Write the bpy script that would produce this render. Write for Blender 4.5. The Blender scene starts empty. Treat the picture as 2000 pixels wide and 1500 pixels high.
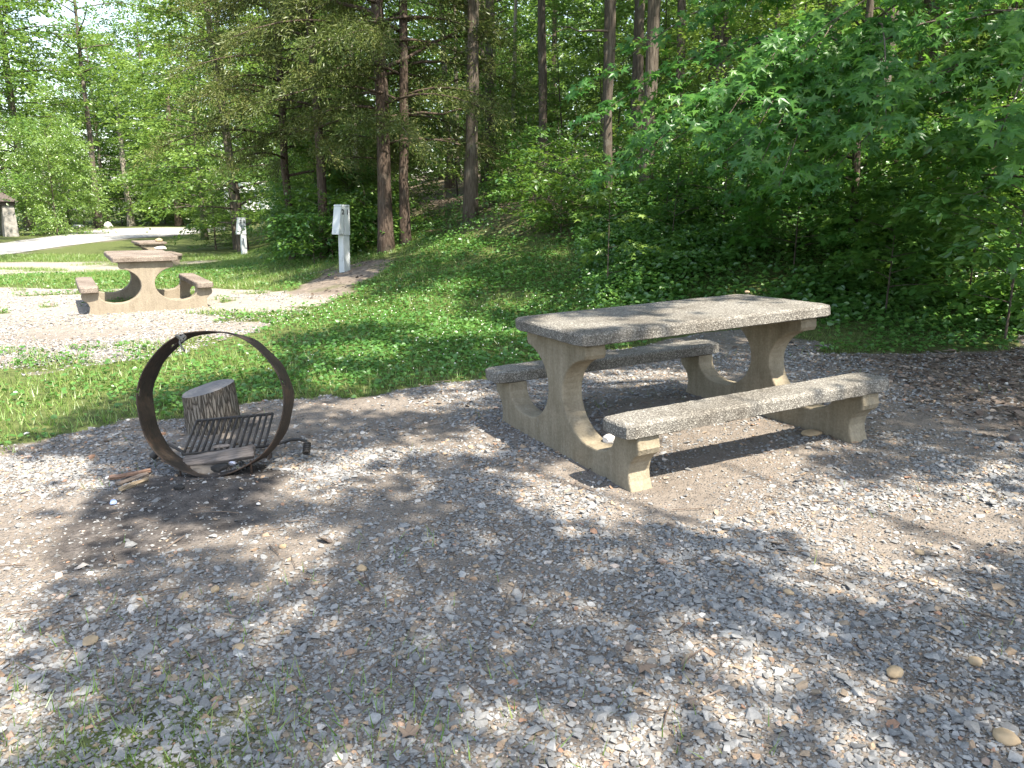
import bpy, bmesh, math, random
import numpy as np
from mathutils import Matrix, Vector
R = math.radians
rng = np.random.default_rng(7)
random.seed(7)
sc = bpy.context.scene
COL = sc.collection

# ------------------------------------------------------------------ camera, sky, sun, exposure
CAM_H, PITCH, FPX = 1.4419, 0.2259, 1499.0
cam_d = bpy.data.cameras.new('camera'); cam = bpy.data.objects.new('camera', cam_d); COL.objects.link(cam)
cam_d.sensor_width = 36; cam_d.lens = FPX/2000*36; cam_d.clip_start = 0.05; cam_d.clip_end = 2000
cam.location = (0, 0, CAM_H); cam.rotation_euler = (math.pi/2-PITCH, 0, 0)
sc.camera = cam
SUN_EL = R(56); SUN_AZ = math.atan2(0.62, -0.78)          # azimuth measured from +Y towards +X
SUN = np.array([math.sin(SUN_AZ)*math.cos(SUN_EL), math.cos(SUN_AZ)*math.cos(SUN_EL), math.sin(SUN_EL)])
w = bpy.data.worlds.new('World'); sc.world = w; w.use_nodes = True
nt = w.node_tree; nt.nodes.clear()
sky = nt.nodes.new('ShaderNodeTexSky'); sky.sky_type = 'NISHITA'; sky.sun_disc = False
sky.sun_elevation = SUN_EL; sky.sun_rotation = SUN_AZ; sky.air_density = 1.2; sky.dust_density = 1.5
bg = nt.nodes.new('ShaderNodeBackground'); bg.inputs['Strength'].default_value = 0.135
wo = nt.nodes.new('ShaderNodeOutputWorld')
hs = nt.nodes.new('ShaderNodeHueSaturation'); hs.inputs['Saturation'].default_value = .72; nt.links.new(sky.outputs[0], hs.inputs['Color']); nt.links.new(hs.outputs[0], bg.inputs[0]); nt.links.new(bg.outputs[0], wo.inputs[0])
sun_d = bpy.data.lights.new('sun', 'SUN'); sun_d.energy = 5.0; sun_d.angle = R(0.55); sun_d.color = (1, .90, .75)
sun = bpy.data.objects.new('sun', sun_d); COL.objects.link(sun)
sun.rotation_euler = Vector(-SUN).to_track_quat('-Z', 'Y').to_euler(); sun.location = (6, -8, 20)
sc.view_settings.view_transform = 'Standard'; sc.view_settings.look = 'None'
sc.view_settings.exposure = 1.7; sc.view_settings.gamma = 1.0
sc.cycles.max_bounces = 7; sc.cycles.diffuse_bounces = 5; sc.cycles.glossy_bounces = 2
sc.cycles.transmission_bounces = 4; sc.cycles.transparent_max_bounces = 4
sc.cycles.caustics_reflective = False; sc.cycles.caustics_refractive = False
sc.cycles.sample_clamp_indirect = 4.0

# ------------------------------------------------------------------ small maths helpers
def sst(a, b, x):
    t = np.clip((np.asarray(x, float)-a)/(b-a), 0, 1); return t*t*(3-2*t)

_LAT = np.random.default_rng(3).random((256, 256))
def vnoise(x, y):
    x = np.asarray(x, float); y = np.asarray(y, float)
    xi = np.floor(x).astype(int); yi = np.floor(y).astype(int); fx = x-xi; fy = y-yi
    fx = fx*fx*(3-2*fx); fy = fy*fy*(3-2*fy)
    g = lambda a, b: _LAT[a % 256, b % 256]
    return (g(xi, yi)*(1-fx)+g(xi+1, yi)*fx)*(1-fy)+(g(xi, yi+1)*(1-fx)+g(xi+1, yi+1)*fx)*fy
def fbm(x, y, o=3):
    s = 0; a = .5
    for i in range(o):
        s = s+a*vnoise(x*2**i+17.3*i, y*2**i+5.1*i); a *= .5
    return s/(1-.5**o)

def rise(x, y):
    s1 = (x-3.5)*.555+(y-7.2)*.83
    s2 = (x+3.7)*.928+(y-12)*.372
    k = 1.5; hh = np.clip(.5+.5*(s2-s1)/k, 0, 1)
    s = s2*(1-hh)+s1*hh-k*hh*(1-hh)
    s = np.maximum(s, 0)
    return np.where(s < 5, .1*s+.04*s*s, 1.5+np.minimum((s-5)*.17, 14)), s
def zf(x, y):
    x = np.asarray(x, float); y = np.asarray(y, float)
    t = .036*np.clip(x, -2.4, 8)
    t = t*np.where(x < 0, 1-sst(6, 10.5, y), 1)
    dip = -.46*sst(13, 25, y)*sst(5, 12, -x)
    r, s = rise(x, y)
    bump = (fbm(x*.7+31, y*.7+11)-.5)*.05*sst(0, .1, 1) + (fbm(x*2.1+3, y*2.1+8)-.5)*.02
    bump = bump*(.5+.5*sst(0, 2, s)) + (fbm(x*.25, y*.25)-.5)*.6*sst(3, 12, s)
    # small heap of ash and earth in front of the fire ring
    ash = .045*np.exp(-(((x+1.62)/.34)**2+((y-3.93)/.16)**2))
    return t+dip+r+bump+ash

CP, SP = math.cos(PITCH), math.sin(PITCH)
def ray(u, v):
    up = (750-v)/FPX
    return np.array([(u-1000)/FPX, CP+up*SP, -SP+up*CP])
def at_plane(u, v, z):
    d = ray(u, v); t = (z-CAM_H)/d[2]; return np.array([0, 0, CAM_H])+d*t
def at_depth(u, v, y):
    d = ray(u, v); return np.array([0, 0, CAM_H])+d*(y/d[1])
def G(u, v, far=75.):
    d = ray(u, v); t = np.concatenate([np.arange(1, 12, .02), np.arange(12, far, .1)])
    P = np.array([0, 0, CAM_H])+d[None]*t[:, None]
    below = P[:, 2] < zf(P[:, 0], P[:, 1])
    i = int(np.argmax(below)) if below.any() else len(t)-1
    p = P[i]; return np.array([p[0], p[1], float(zf(p[0], p[1]))])

def inpoly(poly, x, y):
    x = np.asarray(x); y = np.asarray(y); c = np.zeros(x.shape, bool); n = len(poly)
    for i in range(n):
        x1, y1 = poly[i]; x2, y2 = poly[(i+1) % n]
        if y1 == y2: continue
        c ^= ((y1 > y) != (y2 > y)) & (x < (x2-x1)*(y-y1)/(y2-y1)+x1)
    return c
def polyG(pts): return [tuple(G(u, v)[:2]) for u, v in pts]

# ------------------------------------------------------------------ object helpers
def tag(o, label=None, cat=None, group=None, kind=None):
    if label: o['label'] = label
    if cat: o['category'] = cat
    if group: o['group'] = group
    if kind: o['kind'] = kind
    return o
def link(name, me, parent=None, mat=None):
    o = bpy.data.objects.new(name, me); COL.objects.link(o)
    if mat is not None and me is not None and len(me.materials) == 0: me.materials.append(mat)
    if parent: o.parent = parent
    return o
def empty(name, loc=(0, 0, 0), rot=(0, 0, 0)):
    o = bpy.data.objects.new(name, None); COL.objects.link(o); o.location = loc; o.rotation_euler = rot; o.empty_display_size = .1
    return o
def npmesh(name, V, F, tint=None, smooth=False, mats=(), midx=None):
    """V (n,3); F list of (m,k) index arrays; tint one float per vertex"""
    me = bpy.data.meshes.new(name); V = np.ascontiguousarray(V, np.float32)
    F = F if isinstance(F, list) else [F]
    me.vertices.add(len(V)); me.vertices.foreach_set('co', V.ravel())
    ls = np.concatenate([f.ravel() for f in F]).astype(np.int32)
    tot = np.concatenate([np.full(len(f), f.shape[1]) for f in F]).astype(np.int32)
    st = np.concatenate([[0], np.cumsum(tot)[:-1]]).astype(np.int32)
    me.loops.add(len(ls)); me.loops.foreach_set('vertex_index', ls)
    me.polygons.add(len(tot)); me.polygons.foreach_set('loop_start', st); me.polygons.foreach_set('loop_total', tot)
    me.polygons.foreach_set('use_smooth', np.full(len(tot), smooth, bool))
    if midx is not None: me.polygons.foreach_set('material_index', midx.astype(np.int32))
    for m in mats: me.materials.append(m)
    me.update(calc_edges=True)
    if tint is not None:
        a = me.attributes.new('tint', 'FLOAT', 'POINT'); a.data.foreach_set('value', np.ascontiguousarray(tint, np.float32))
    return me
def bm_mesh(name, bm, mat, smooth=False):
    me = bpy.data.meshes.new(name); bm.normal_update(); bm.to_mesh(me); bm.free(); me.materials.append(mat)
    if smooth:
        for p in me.polygons: p.use_smooth = True
    return me
def tube(path, rad, seg=8, cap=True):
    path = np.asarray(path, float); n = len(path); rad = np.broadcast_to(np.asarray(rad, float), (n,))
    T = np.gradient(path, axis=0); T /= np.linalg.norm(T, axis=1)[:, None]+1e-9
    ref = np.array([0, 0, 1.]) if abs(T[0, 2]) < .9 else np.array([1., 0, 0])
    U = np.cross(T, ref); U /= np.linalg.norm(U, axis=1)[:, None]+1e-9; W = np.cross(T, U)
    a = np.linspace(0, 2*np.pi, seg, endpoint=False)
    V = path[:, None]+rad[:, None, None]*(np.cos(a)[None, :, None]*U[:, None]+np.sin(a)[None, :, None]*W[:, None])
    V = V.reshape(-1, 3)
    i, j = np.meshgrid(np.arange(n-1), np.arange(seg), indexing='ij')
    F = np.stack([i*seg+j, i*seg+(j+1) % seg, (i+1)*seg+(j+1) % seg, (i+1)*seg+j], -1).reshape(-1, 4)
    if cap:
        V = np.vstack([V, path[:1], path[-1:]]); b = n*seg; k = np.arange(seg)
        F2 = np.vstack([np.stack([np.full(seg, b), (k+1) % seg, k, k], -1), np.stack([np.full(seg, b+1), (n-1)*seg+k, (n-1)*seg+(k+1) % seg, (n-1)*seg+(k+1) % seg], -1)])
        return V, F, F2[:, :3]
    return V, F, np.zeros((0, 3), int)
class Acc:
    def __init__(s): s.V = []; s.F = {3: [], 4: []}; s.T = []; s.n = 0
    def add(s, V, *Fs, tint=.5):
        for f in Fs:
            if len(f): s.F[f.shape[1]].append(f+s.n)
        s.V.append(V); s.T.append(np.broadcast_to(np.asarray(tint, float), (len(V),)).copy()); s.n += len(V); return s
    def mesh(s, name, mat, smooth=False):
        F = [np.vstack(s.F[k]) for k in (3, 4) if s.F[k]]
        return npmesh(name, np.vstack(s.V), F, np.concatenate(s.T), smooth, [mat])

# ------------------------------------------------------------------ materials
def mat(name, build):
    m = bpy.data.materials.new(name); m.use_nodes = True; t = m.node_tree; t.nodes.clear()
    out = t.nodes.new('ShaderNodeOutputMaterial')
    N = lambda ty, **kw: _node(t, ty, kw)
    L = lambda a, b: t.links.new(a, b)
    sh = build(N, L); L(sh, out.inputs[0]); return m
def _node(t, ty, kw):
    n = t.nodes.new('ShaderNode'+ty)
    for k, v in kw.items():
        if k in ('inp',):
            for kk, vv in v.items(): n.inputs[kk].default_value = vv
        else: setattr(n, k, v)
    return n
def ramp(N, stops, interp='LINEAR'):
    r = N('ValToRGB'); cr = r.color_ramp; cr.interpolation = interp
    while len(cr.elements) < len(stops): cr.elements.new(.5)
    for e, (p, c) in zip(cr.elements, stops): e.position = p; e.color = (*c, 1) if len(c) == 3 else c
    return r
def pos(N, L, scale=(1, 1, 1), obj=False):
    m = N('Mapping'); m.inputs['Scale'].default_value = scale
    if obj: L(N('TexCoord').outputs['Object'], m.inputs[0])
    else: L(N('NewGeometry').outputs['Position'], m.inputs[0])
    return m.outputs[0]
def noise(N, L, vec, scale, detail=4, rough=.55):
    n = N('TexNoise'); n.inputs['Scale'].default_value = scale; n.inputs['Detail'].default_value = detail; n.inputs['Roughness'].default_value = rough
    L(vec, n.inputs['Vector']); return n.outputs['Fac']
def mix(N, L, f, a, b, bt='MIX'):
    m = N('MixRGB', blend_type=bt)
    for s, i in ((f, 0), (a, 1), (b, 2)):
        if isinstance(s, (int, float)): m.inputs[i].default_value = s
        elif isinstance(s, tuple): m.inputs[i].default_value = (*s, 1)
        else: L(s, m.inputs[i])
    return m.outputs[0]
def math_(N, L, op, a, b=0., c=None, clamp=False):
    m = N('Math', operation=op); m.use_clamp = clamp
    for s, i in ((a, 0), (b, 1), (c, 2)):
        if s is None: continue
        if isinstance(s, (int, float)): m.inputs[i].default_value = s
        else: L(s, m.inputs[i])
    return m.outputs[0]
def bump(N, L, h, strength=.5, dist=.01):
    b = N('Bump'); b.inputs['Strength'].default_value = strength; b.inputs['Distance'].default_value = dist; L(h, b.inputs['Height']); return b.outputs[0]
def pbsdf(N, L, col, rough=.9, nrm=None, spec=.3, metal=0.):
    p = N('BsdfPrincipled')
    for s, k in ((col, 'Base Color'), (rough, 'Roughness'), (metal, 'Metallic'), (spec, 'Specular IOR Level')):
        if isinstance(s, (int, float)): p.inputs[k].default_value = s
        elif isinstance(s, tuple): p.inputs[k].default_value = (*s, 1)
        else: L(s, p.inputs[k])
    if nrm is not None: L(nrm, p.inputs['Normal'])
    return p.outputs[0]
def attr(N, name): a = N('Attribute'); a.attribute_name = name; return a.outputs['Fac']

def leaf_mat(name, c0, c1, c2, tl=(.16, .30, .03), tf=.42, gloss=.05):
    def b(N, L):
        t = attr(N, 'tint'); oi = N('ObjectInfo').outputs['Random']
        v = math_(N, L, 'ADD', t, math_(N, L, 'MULTIPLY', math_(N, L, 'SUBTRACT', oi, .5), .35))
        c = ramp(N, [(0, c0), (.5, c1), (1, c2)]); L(v, c.inputs[0])
        d = N('BsdfDiffuse'); L(c.outputs[0], d.inputs[0])
        tr = N('BsdfTranslucent'); L(mix(N, L, .55, c.outputs[0], tl), tr.inputs[0])
        m = N('MixShader'); m.inputs[0].default_value = tf; L(d.outputs[0], m.inputs[1]); L(tr.outputs[0], m.inputs[2])
        g = N('BsdfGlossy'); g.inputs['Roughness'].default_value = .38; g.inputs[0].default_value = (.9, .95, 1, 1)
        m2 = N('MixShader'); m2.inputs[0].default_value = gloss; L(m.outputs[0], m2.inputs[1]); L(g.outputs[0], m2.inputs[2])
        return m2.outputs[0]
    return mat(name, b)
M_LEAF = leaf_mat('leaf_hardwood', (.042, .104, .018), (.078, .165, .028), (.160, .265, .045), tl=(.24, .40, .05), tf=.48)
M_LEAFL = leaf_mat('leaf_light', (.072, .145, .028), (.124, .222, .042), (.220, .330, .070), tl=(.33, .48, .08), tf=.48)
M_STAR = leaf_mat('leaf_star', (.036, .118, .024), (.062, .172, .032), (.130, .260, .042), tl=(.20, .42, .05), tf=.45, gloss=.025)
M_CEDAR = leaf_mat('leaf_cedar', (.052, .082, .020), (.092, .124, .032), (.160, .176, .058), tl=(.10, .14, .03), tf=.25, gloss=.02)
M_COVER = leaf_mat('leaf_cover', (.042, .122, .024), (.074, .185, .034), (.160, .290, .052), tl=(.24, .42, .06), gloss=.05)
M_GRASS = leaf_mat('blade_grass', (.095, .185, .038), (.165, .270, .060), (.320, .320, .130), tf=.35, gloss=.03)
M_CLOVER = leaf_mat('leaf_clover', (.060, .155, .036), (.100, .225, .052), (.190, .315, .075), tf=.35, gloss=.03)
M_FLOWER = mat('clover_white', lambda N, L: pbsdf(N, L, (.75, .75, .68)))
def _dead(N, L):
    c = ramp(N, [(0, (.045, .034, .028)), (.45, (.105, .080, .064)), (.8, (.185, .148, .122)), (1, (.30, .25, .205))]); L(attr(N, 'tint'), c.inputs[0])
    return pbsdf(N, L, c.outputs[0], .85)
M_DEAD = mat('dead_leaf', _dead)
def _bark(c0, c1, c2, lich=(.30, .31, .27), la=.35, vs=4.):
    def b(N, L):
        v = pos(N, L, (11, 11, 1.3), True); n1 = noise(N, L, v, vs, 5, .65)
        v2 = pos(N, L, (1, 1, 1), True); n2 = noise(N, L, v2, 2.3, 4)
        c = ramp(N, [(.3, c0), (.5, c1), (.75, c2)]); L(n1, c.inputs[0])
        lm = ramp(N, [(.55, (0, 0, 0)), (.7, (1, 1, 1))]); L(n2, lm.inputs[0])
        col = mix(N, L, math_(N, L, 'MULTIPLY', lm.outputs[0], la), c.outputs[0], lich)
        return pbsdf(N, L, col, .92, bump(N, L, n1, .9, .03), .15)
    return b
M_BARK = mat('bark_grey', _bark((.040, .032, .026), (.098, .082, .067), (.17, .15, .125)))
M_BARKR = mat('bark_cedar', _bark((.034, .024, .019), (.080, .060, .048), (.145, .115, .095), la=.15))
M_BARKP = mat('bark_pale', _bark((.13, .11, .09), (.28, .25, .21), (.42, .39, .34), la=.3))
def _ground(N, L):
    P = pos(N, L)
    n1 = noise(N, L, P, 1.7, 5); n2 = noise(N, L, P, 14, 4); n3 = noise(N, L, P, 90, 3)
    dirt = ramp(N, [(.3, (.115, .098, .084)), (.55, (.180, .158, .138)), (.8, (.26, .232, .205))]); L(mix(N, L, .5, n2, n1), dirt.inputs[0])
    vo = N('TexVoronoi'); vo.inputs['Scale'].default_value = 75; vo.inputs['Randomness'].default_value = 1; L(P, vo.inputs['Vector'])
    vc = N('SeparateColor'); L(vo.outputs['Color'], vc.inputs[0])
    peb = ramp(N, [(0, (.08, .076, .072)), (.5, (.16, .155, .15)), (.8, (.23, .215, .20)), (1, (.30, .25, .20))]); L(vc.outputs[0], peb.inputs[0])
    pm = ramp(N, [(.2, (1, 1, 1)), (.5, (0, 0, 0))]); L(vo.outputs['Distance'], pm.inputs[0])
    pmask = math_(N, L, 'MULTIPLY', math_(N, L, 'MULTIPLY', attr(N, 'pebble'), .75), math_(N, L, 'MULTIPLY', pm.outputs[0], math_(N, L, 'GREATER_THAN', vc.outputs[1], .25)))
    base = mix(N, L, pmask, dirt.outputs[0], peb.outputs[0])
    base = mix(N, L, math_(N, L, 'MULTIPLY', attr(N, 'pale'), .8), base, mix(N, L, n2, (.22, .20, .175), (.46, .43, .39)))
    soil = ramp(N, [(.3, (.050, .046, .022)), (.6, (.085, .085, .038)), (.8, (.15, .13, .065))]); L(n2, soil.inputs[0])
    moss = ramp(N, [(.3, (.045, .085, .018)), (.7, (.11, .16, .04))]); L(n2, moss.inputs[0])
    soilm = mix(N, L, .45, soil.outputs[0], moss.outputs[0])
    gm = math_(N, L, 'ADD', attr(N, 'green'), math_(N, L, 'MULTIPLY', math_(N, L, 'SUBTRACT', n1, .5), .6))
    gmr = ramp(N, [(.38, (0, 0, 0)), (.62, (1, 1, 1))]); L(gm, gmr.inputs[0])
    base = mix(N, L, gmr.outputs[0], base, soilm)
    v2 = N('TexVoronoi'); v2.inputs['Scale'].default_value = 17; L(P, v2.inputs['Vector']); v2c = N('SeparateColor'); L(v2.outputs['Color'], v2c.inputs[0])
    lit = ramp(N, [(0, (.045, .034, .027)), (.5, (.095, .072, .056)), (.85, (.165, .130, .105)), (1, (.26, .21, .17))]); L(v2c.outputs[0], lit.inputs[0])
    base = mix(N, L, math_(N, L, 'MULTIPLY', attr(N, 'litter'), .9), base, lit.outputs[0])
    am = math_(N, L, 'ADD', attr(N, 'ash'), math_(N, L, 'MULTIPLY', math_(N, L, 'SUBTRACT', n2, .5), .9))
    amr = ramp(N, [(.30, (0, 0, 0)), (.66, (1, 1, 1))]); L(am, amr.inputs[0])
    ash = ramp(N, [(.35, (.034, .031, .031)), (.6, (.085, .077, .073)), (.8, (.16, .146, .136))]); L(n2, ash.inputs[0])
    base = mix(N, L, math_(N, L, 'MULTIPLY', amr.outputs[0], .88), base, ash.outputs[0])
    base = mix(N, L, .25, base, mix(N, L, 1., base, n3, 'OVERLAY'))
    h = math_(N, L, 'ADD', math_(N, L, 'MULTIPLY', n3, .5), math_(N, L, 'MULTIPLY', pmask, .9))
    h = math_(N, L, 'ADD', h, n2)
    return pbsdf(N, L, base, .95, bump(N, L, h, .8, .012), .15)
M_GROUND = mat('earth_and_gravel', _ground)
def _road(N, L):
    P = pos(N, L); n = noise(N, L, P, .8, 5); n3 = noise(N, L, P, 40, 3)
    c = ramp(N, [(.3, (.22, .215, .21)), (.7, (.33, .325, .32))]); L(mix(N, L, .5, n, n3), c.inputs[0])
    return pbsdf(N, L, c.outputs[0], .95, bump(N, L, n3, .6, .02))
M_ROAD = mat('road_gravel', _road)
def _stone(N, L):
    t = attr(N, 'tint')
    c = ramp(N, [(0, (.095, .096, .098)), (.25, (.163, .165, .167)), (.5, (.228, .230, .232)), (.70, (.310, .310, .308)), (.80, (.38, .37, .355)), (.86, (.22, .18, .14)), (.93, (.29, .22, .155)), (.965, (.27, .165, .115)), (1, (.50, .48, .45))], 'CONSTANT' if False else 'LINEAR'); L(t, c.inputs[0])
    P = pos(N, L); n = noise(N, L, P, 120, 3)
    col = mix(N, L, .35, c.outputs[0], mix(N, L, 1., c.outputs[0], n, 'OVERLAY'))
    return pbsdf(N, L, col, .85, bump(N, L, n, .35, .003), .25)
M_STONE = mat('crushed_stone', _stone)
def _agg(c0, c1, c2, c3):
    def b(N, L):
        P = pos(N, L, (1, 1, 1), True)
        vo = N('TexVoronoi'); vo.inputs['Scale'].default_value = 170; L(P, vo.inputs['Vector']); vc = N('SeparateColor'); L(vo.outputs['Color'], vc.inputs[0])
        c = ramp(N, [(0, c0), (.4, c1), (.75, c2), (1, c3)]); L(vc.outputs[0], c.inputs[0])
        n = noise(N, L, P, 3.2, 5, .6); nf = noise(N, L, P, 60, 3)
        st = ramp(N, [(.35, (.50, .47, .44)), (.62, (1, 1, 1))]); L(n, st.inputs[0])
        col = mix(N, L, .75, c.outputs[0], mix(N, L, 1., c.outputs[0], st.outputs[0], 'MULTIPLY'))
        h = math_(N, L, 'ADD', vo.outputs['Distance'], math_(N, L, 'MULTIPLY', nf, .6))
        return pbsdf(N, L, col, .9, bump(N, L, h, .7, .005), .2)
    return b
M_AGG = mat('exposed_aggregate', _agg((.098, .092, .082), (.150, .143, .130), (.205, .196, .178), (.35, .34, .31)))
M_AGGR = mat('exposed_aggregate_red', _agg((.13, .104, .088), (.19, .160, .138), (.245, .21, .182), (.35, .31, .27)))
def _conc(ca, cb):
    def b(N, L):
        P = pos(N, L, (1, 1, 1), True); n = noise(N, L, P, 4.5, 5, .6); nf = noise(N, L, P, 70, 4)
        Ps = pos(N, L, (9, 9, .9), True); ns = noise(N, L, Ps, 2.2, 4, .6)
        c = ramp(N, [(.3, ca), (.7, cb)]); L(mix(N, L, .5, n, ns), c.inputs[0])
        col = mix(N, L, .35, c.outputs[0], mix(N, L, 1., c.outputs[0], nf, 'OVERLAY'))
        sm = ramp(N, [(.54, (0, 0, 0)), (.66, (1, 1, 1))]); L(noise(N, L, pos(N, L, (3, 3, 1.6), True), 1.9, 6, .7), sm.inputs[0])
        col = mix(N, L, math_(N, L, 'MULTIPLY', sm.outputs[0], .55), col, mix(N, L, n, (.085, .070, .048), (.16, .13, .085)))
        gm = ramp(N, [(.60, (0, 0, 0)), (.72, (1, 1, 1))]); L(noise(N, L, P, 7.5, 6, .75), gm.inputs[0])
        col = mix(N, L, math_(N, L, 'MULTIPLY', gm.outputs[0], .35), col, (.36, .34, .30))
        vo = N('TexVoronoi'); vo.inputs['Scale'].default_value = 60; L(P, vo.inputs['Vector'])
        pit = ramp(N, [(.10, (1, 1, 1)), (.17, (0, 0, 0))]); L(vo.outputs['Distance'], pit.inputs[0])
        pm = math_(N, L, 'MULTIPLY', pit.outputs[0], math_(N, L, 'GREATER_THAN', nf, .54))
        col = mix(N, L, math_(N, L, 'MULTIPLY', pm, .7), col, (.07, .06, .045))
        h = math_(N, L, 'SUBTRACT', math_(N, L, 'ADD', nf, n), pm)
        return pbsdf(N, L, col, .9, bump(N, L, h, .5, .008), .15)
    return b
M_CONC = mat('cast_concrete', _conc((.158, .134, .094), (.285, .250, .188)))
M_CONCB = mat('cast_concrete_brown', _conc((.185, .158, .122), (.27, .236, .184)))
def _rust(N, L):
    P = pos(N, L, (1, 1, 1), True); n = noise(N, L, P, 6, 6, .65); nf = noise(N, L, P, 45, 4)
    c = ramp(N, [(.3, (.022, .020, .018)), (.5, (.046, .035, .028)), (.66, (.085, .052, .036)), (.82, (.16, .11, .08))]); L(mix(N, L, .45, n, nf), c.inputs[0])
    return pbsdf(N, L, c.outputs[0], .72, bump(N, L, nf, .7, .006), .3)
M_RUST = mat('rusty_steel', _rust)
def _iron(N, L):
    n = noise(N, L, pos(N, L, (1, 1, 1), True), 30, 4); c = ramp(N, [(.3, (.018, .019, .021)), (.7, (.05, .042, .036))]); L(n, c.inputs[0])
    return pbsdf(N, L, c.outputs[0], .55, bump(N, L, n, .3, .003), .4)
M_IRON = mat('blackened_iron', _iron)
def _board(N, L):
    n = noise(N, L, pos(N, L, (3, 40, 40), True), 2, 5, .6); c = ramp(N, [(.3, (.08, .07, .065)), (.7, (.22, .195, .18))]); L(n, c.inputs[0])
    return pbsdf(N, L, c.outputs[0], .9, bump(N, L, n, .6, .006))
M_BOARD = mat('weathered_board', _board)
def _cutwood(N, L):
    tc = pos(N, L, (1, 1, 1), True); wv = N('TexWave', wave_type='RINGS', rings_direction='Z'); wv.inputs['Scale'].default_value = 9; wv.inputs['Distortion'].default_value = 3; L(tc, wv.inputs['Vector'])
    n = noise(N, L, tc, 5, 5); c = ramp(N, [(.25, (.10, .10, .11)), (.55, (.21, .195, .185)), (.8, (.36, .30, .25))]); L(mix(N, L, .1, n, wv.outputs[1]), c.inputs[0])
    return pbsdf(N, L, c.outputs[0], .9, bump(N, L, n, .4, .004))
M_CUT = mat('grey_cut_wood', _cutwood)
def _logbark(N, L):
    P = pos(N, L, (30, 30, 4.5), True); vo = N('TexVoronoi', feature='DISTANCE_TO_EDGE'); vo.inputs['Scale'].default_value = 1.7; L(P, vo.inputs['Vector'])
    n = noise(N, L, P, 3, 5, .65)
    h = math_(N, L, 'ADD', math_(N, L, 'MINIMUM', math_(N, L, 'MULTIPLY', vo.outputs[0], 3.), .6), math_(N, L, 'MULTIPLY', n, .6))
    c = ramp(N, [(.22, (.055, .047, .040)), (.55, (.16, .138, .115)), (1, (.26, .232, .195))]); L(h, c.inputs[0])
    return pbsdf(N, L, c.outputs[0], .95, bump(N, L, h, 1., .022), .1)
M_LOGBARK = mat('ridged_bark', _logbark)
def plain(name, c, r=.6, var=.15, sc_=8, metal=0., spec=.4):
    def b(N, L):
        n = noise(N, L, pos(N, L, (1, 1, 1), True), sc_, 5); d = tuple(x*(1-var) for x in c); u = tuple(min(1, x*(1+var)) for x in c)
        k = ramp(N, [(.3, d), (.7, u)]); L(n, k.inputs[0]); return pbsdf(N, L, k.outputs[0], r, bump(N, L, n, .15, .004), spec, metal)
    return mat(name, b)
M_PAINT = plain('pale_grey_paint', (.46, .50, .52), .5, .06, 5)
M_PAINTD = plain('blue_grey_paint', (.34, .40, .45), .5, .06, 5)
M_INK = plain('dark_lettering', (.03, .035, .045), .6)
M_WHITEROCK = plain('pale_rock', (.62, .59, .56), .9, .25, 12)
M_TANROCK = plain('tan_rock', (.36, .27, .17), .85, .25, 20)
M_SPLIT = plain('split_wood', (.34, .23, .15), .85, .3, 14)
M_BLUE = plain('blue_scrap', (.30, .38, .62), .6)
M_PAPER = plain('white_scrap', (.72, .72, .72), .8)
M_CHAR = plain('charcoal', (.022, .021, .021), .8, .5, 30)
M_ROPE = plain('grey_rope', (.17, .165, .15), .95, .3, 60)
M_ROOF = plain('dark_shingle', (.075, .062, .055), .9, .3, 10)
M_PILLAR = plain('pale_pillar_stone', (.25, .24, .225), .9, .25, 6)
M_CAMPER = plain('camper_white', (.72, .75, .78), .35, .04)
M_GLASSD = plain('dark_glass', (.05, .065, .09), .15)
M_TYRE = plain('tyre_rubber', (.02, .02, .02), .8)
M_BOULDER = plain('white_boulder', (.62, .61, .62), .9, .2, 4)

# ------------------------------------------------------------------ ground sheet and road
PADLINE = [(-60, 905), (0, 862), (120, 842), (270, 818), (430, 795), (590, 778), (750, 765), (850, 757), (940, 750), (1000, 735), (1150, 692), (1300, 664), (1450, 645), (1560, 662), (1620, 690), (1750, 700), (1850, 690), (2000, 660), (2150, 640)]
_pl = np.array([G(u, v)[:2] for u, v in PADLINE])
PAD = [tuple(p) for p in _pl]+[(14, 4), (14, -8), (-14, -8), (-14, _pl[0][1]-1.5)]
PAD2 = polyG([(-700, 575), (0, 560), (130, 566), (420, 562), (560, 570), (650, 578), (600, 615), (480, 668), (320, 700), (150, 722), (-60, 735), (-700, 760)])
STRIP = polyG([(-700, 520), (0, 512), (170, 512), (420, 503), (430, 512), (240, 530), (0, 541), (-700, 548)])
ROADP = polyG([(-900, 530), (0, 500), (120, 482), (250, 466), (365, 460), (380, 443), (300, 442), (150, 446), (170, 456), (100, 463), (0, 477), (-900, 480)])
ASHP = polyG([(110, 1030), (170, 965), (330, 915), (520, 905), (620, 930), (600, 1000), (430, 1075), (300, 1110), (170, 1110), (110, 1080)])
DIRTP = polyG([(575, 565), (625, 530), (700, 506), (770, 515), (725, 552), (650, 585), (590, 588)])
def warp(x, y, a=.35, s=1.6):
    return x+(fbm(x*s+9, y*s)-.5)*2*a, y+(fbm(x*s, y*s+40)-.5)*2*a
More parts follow.
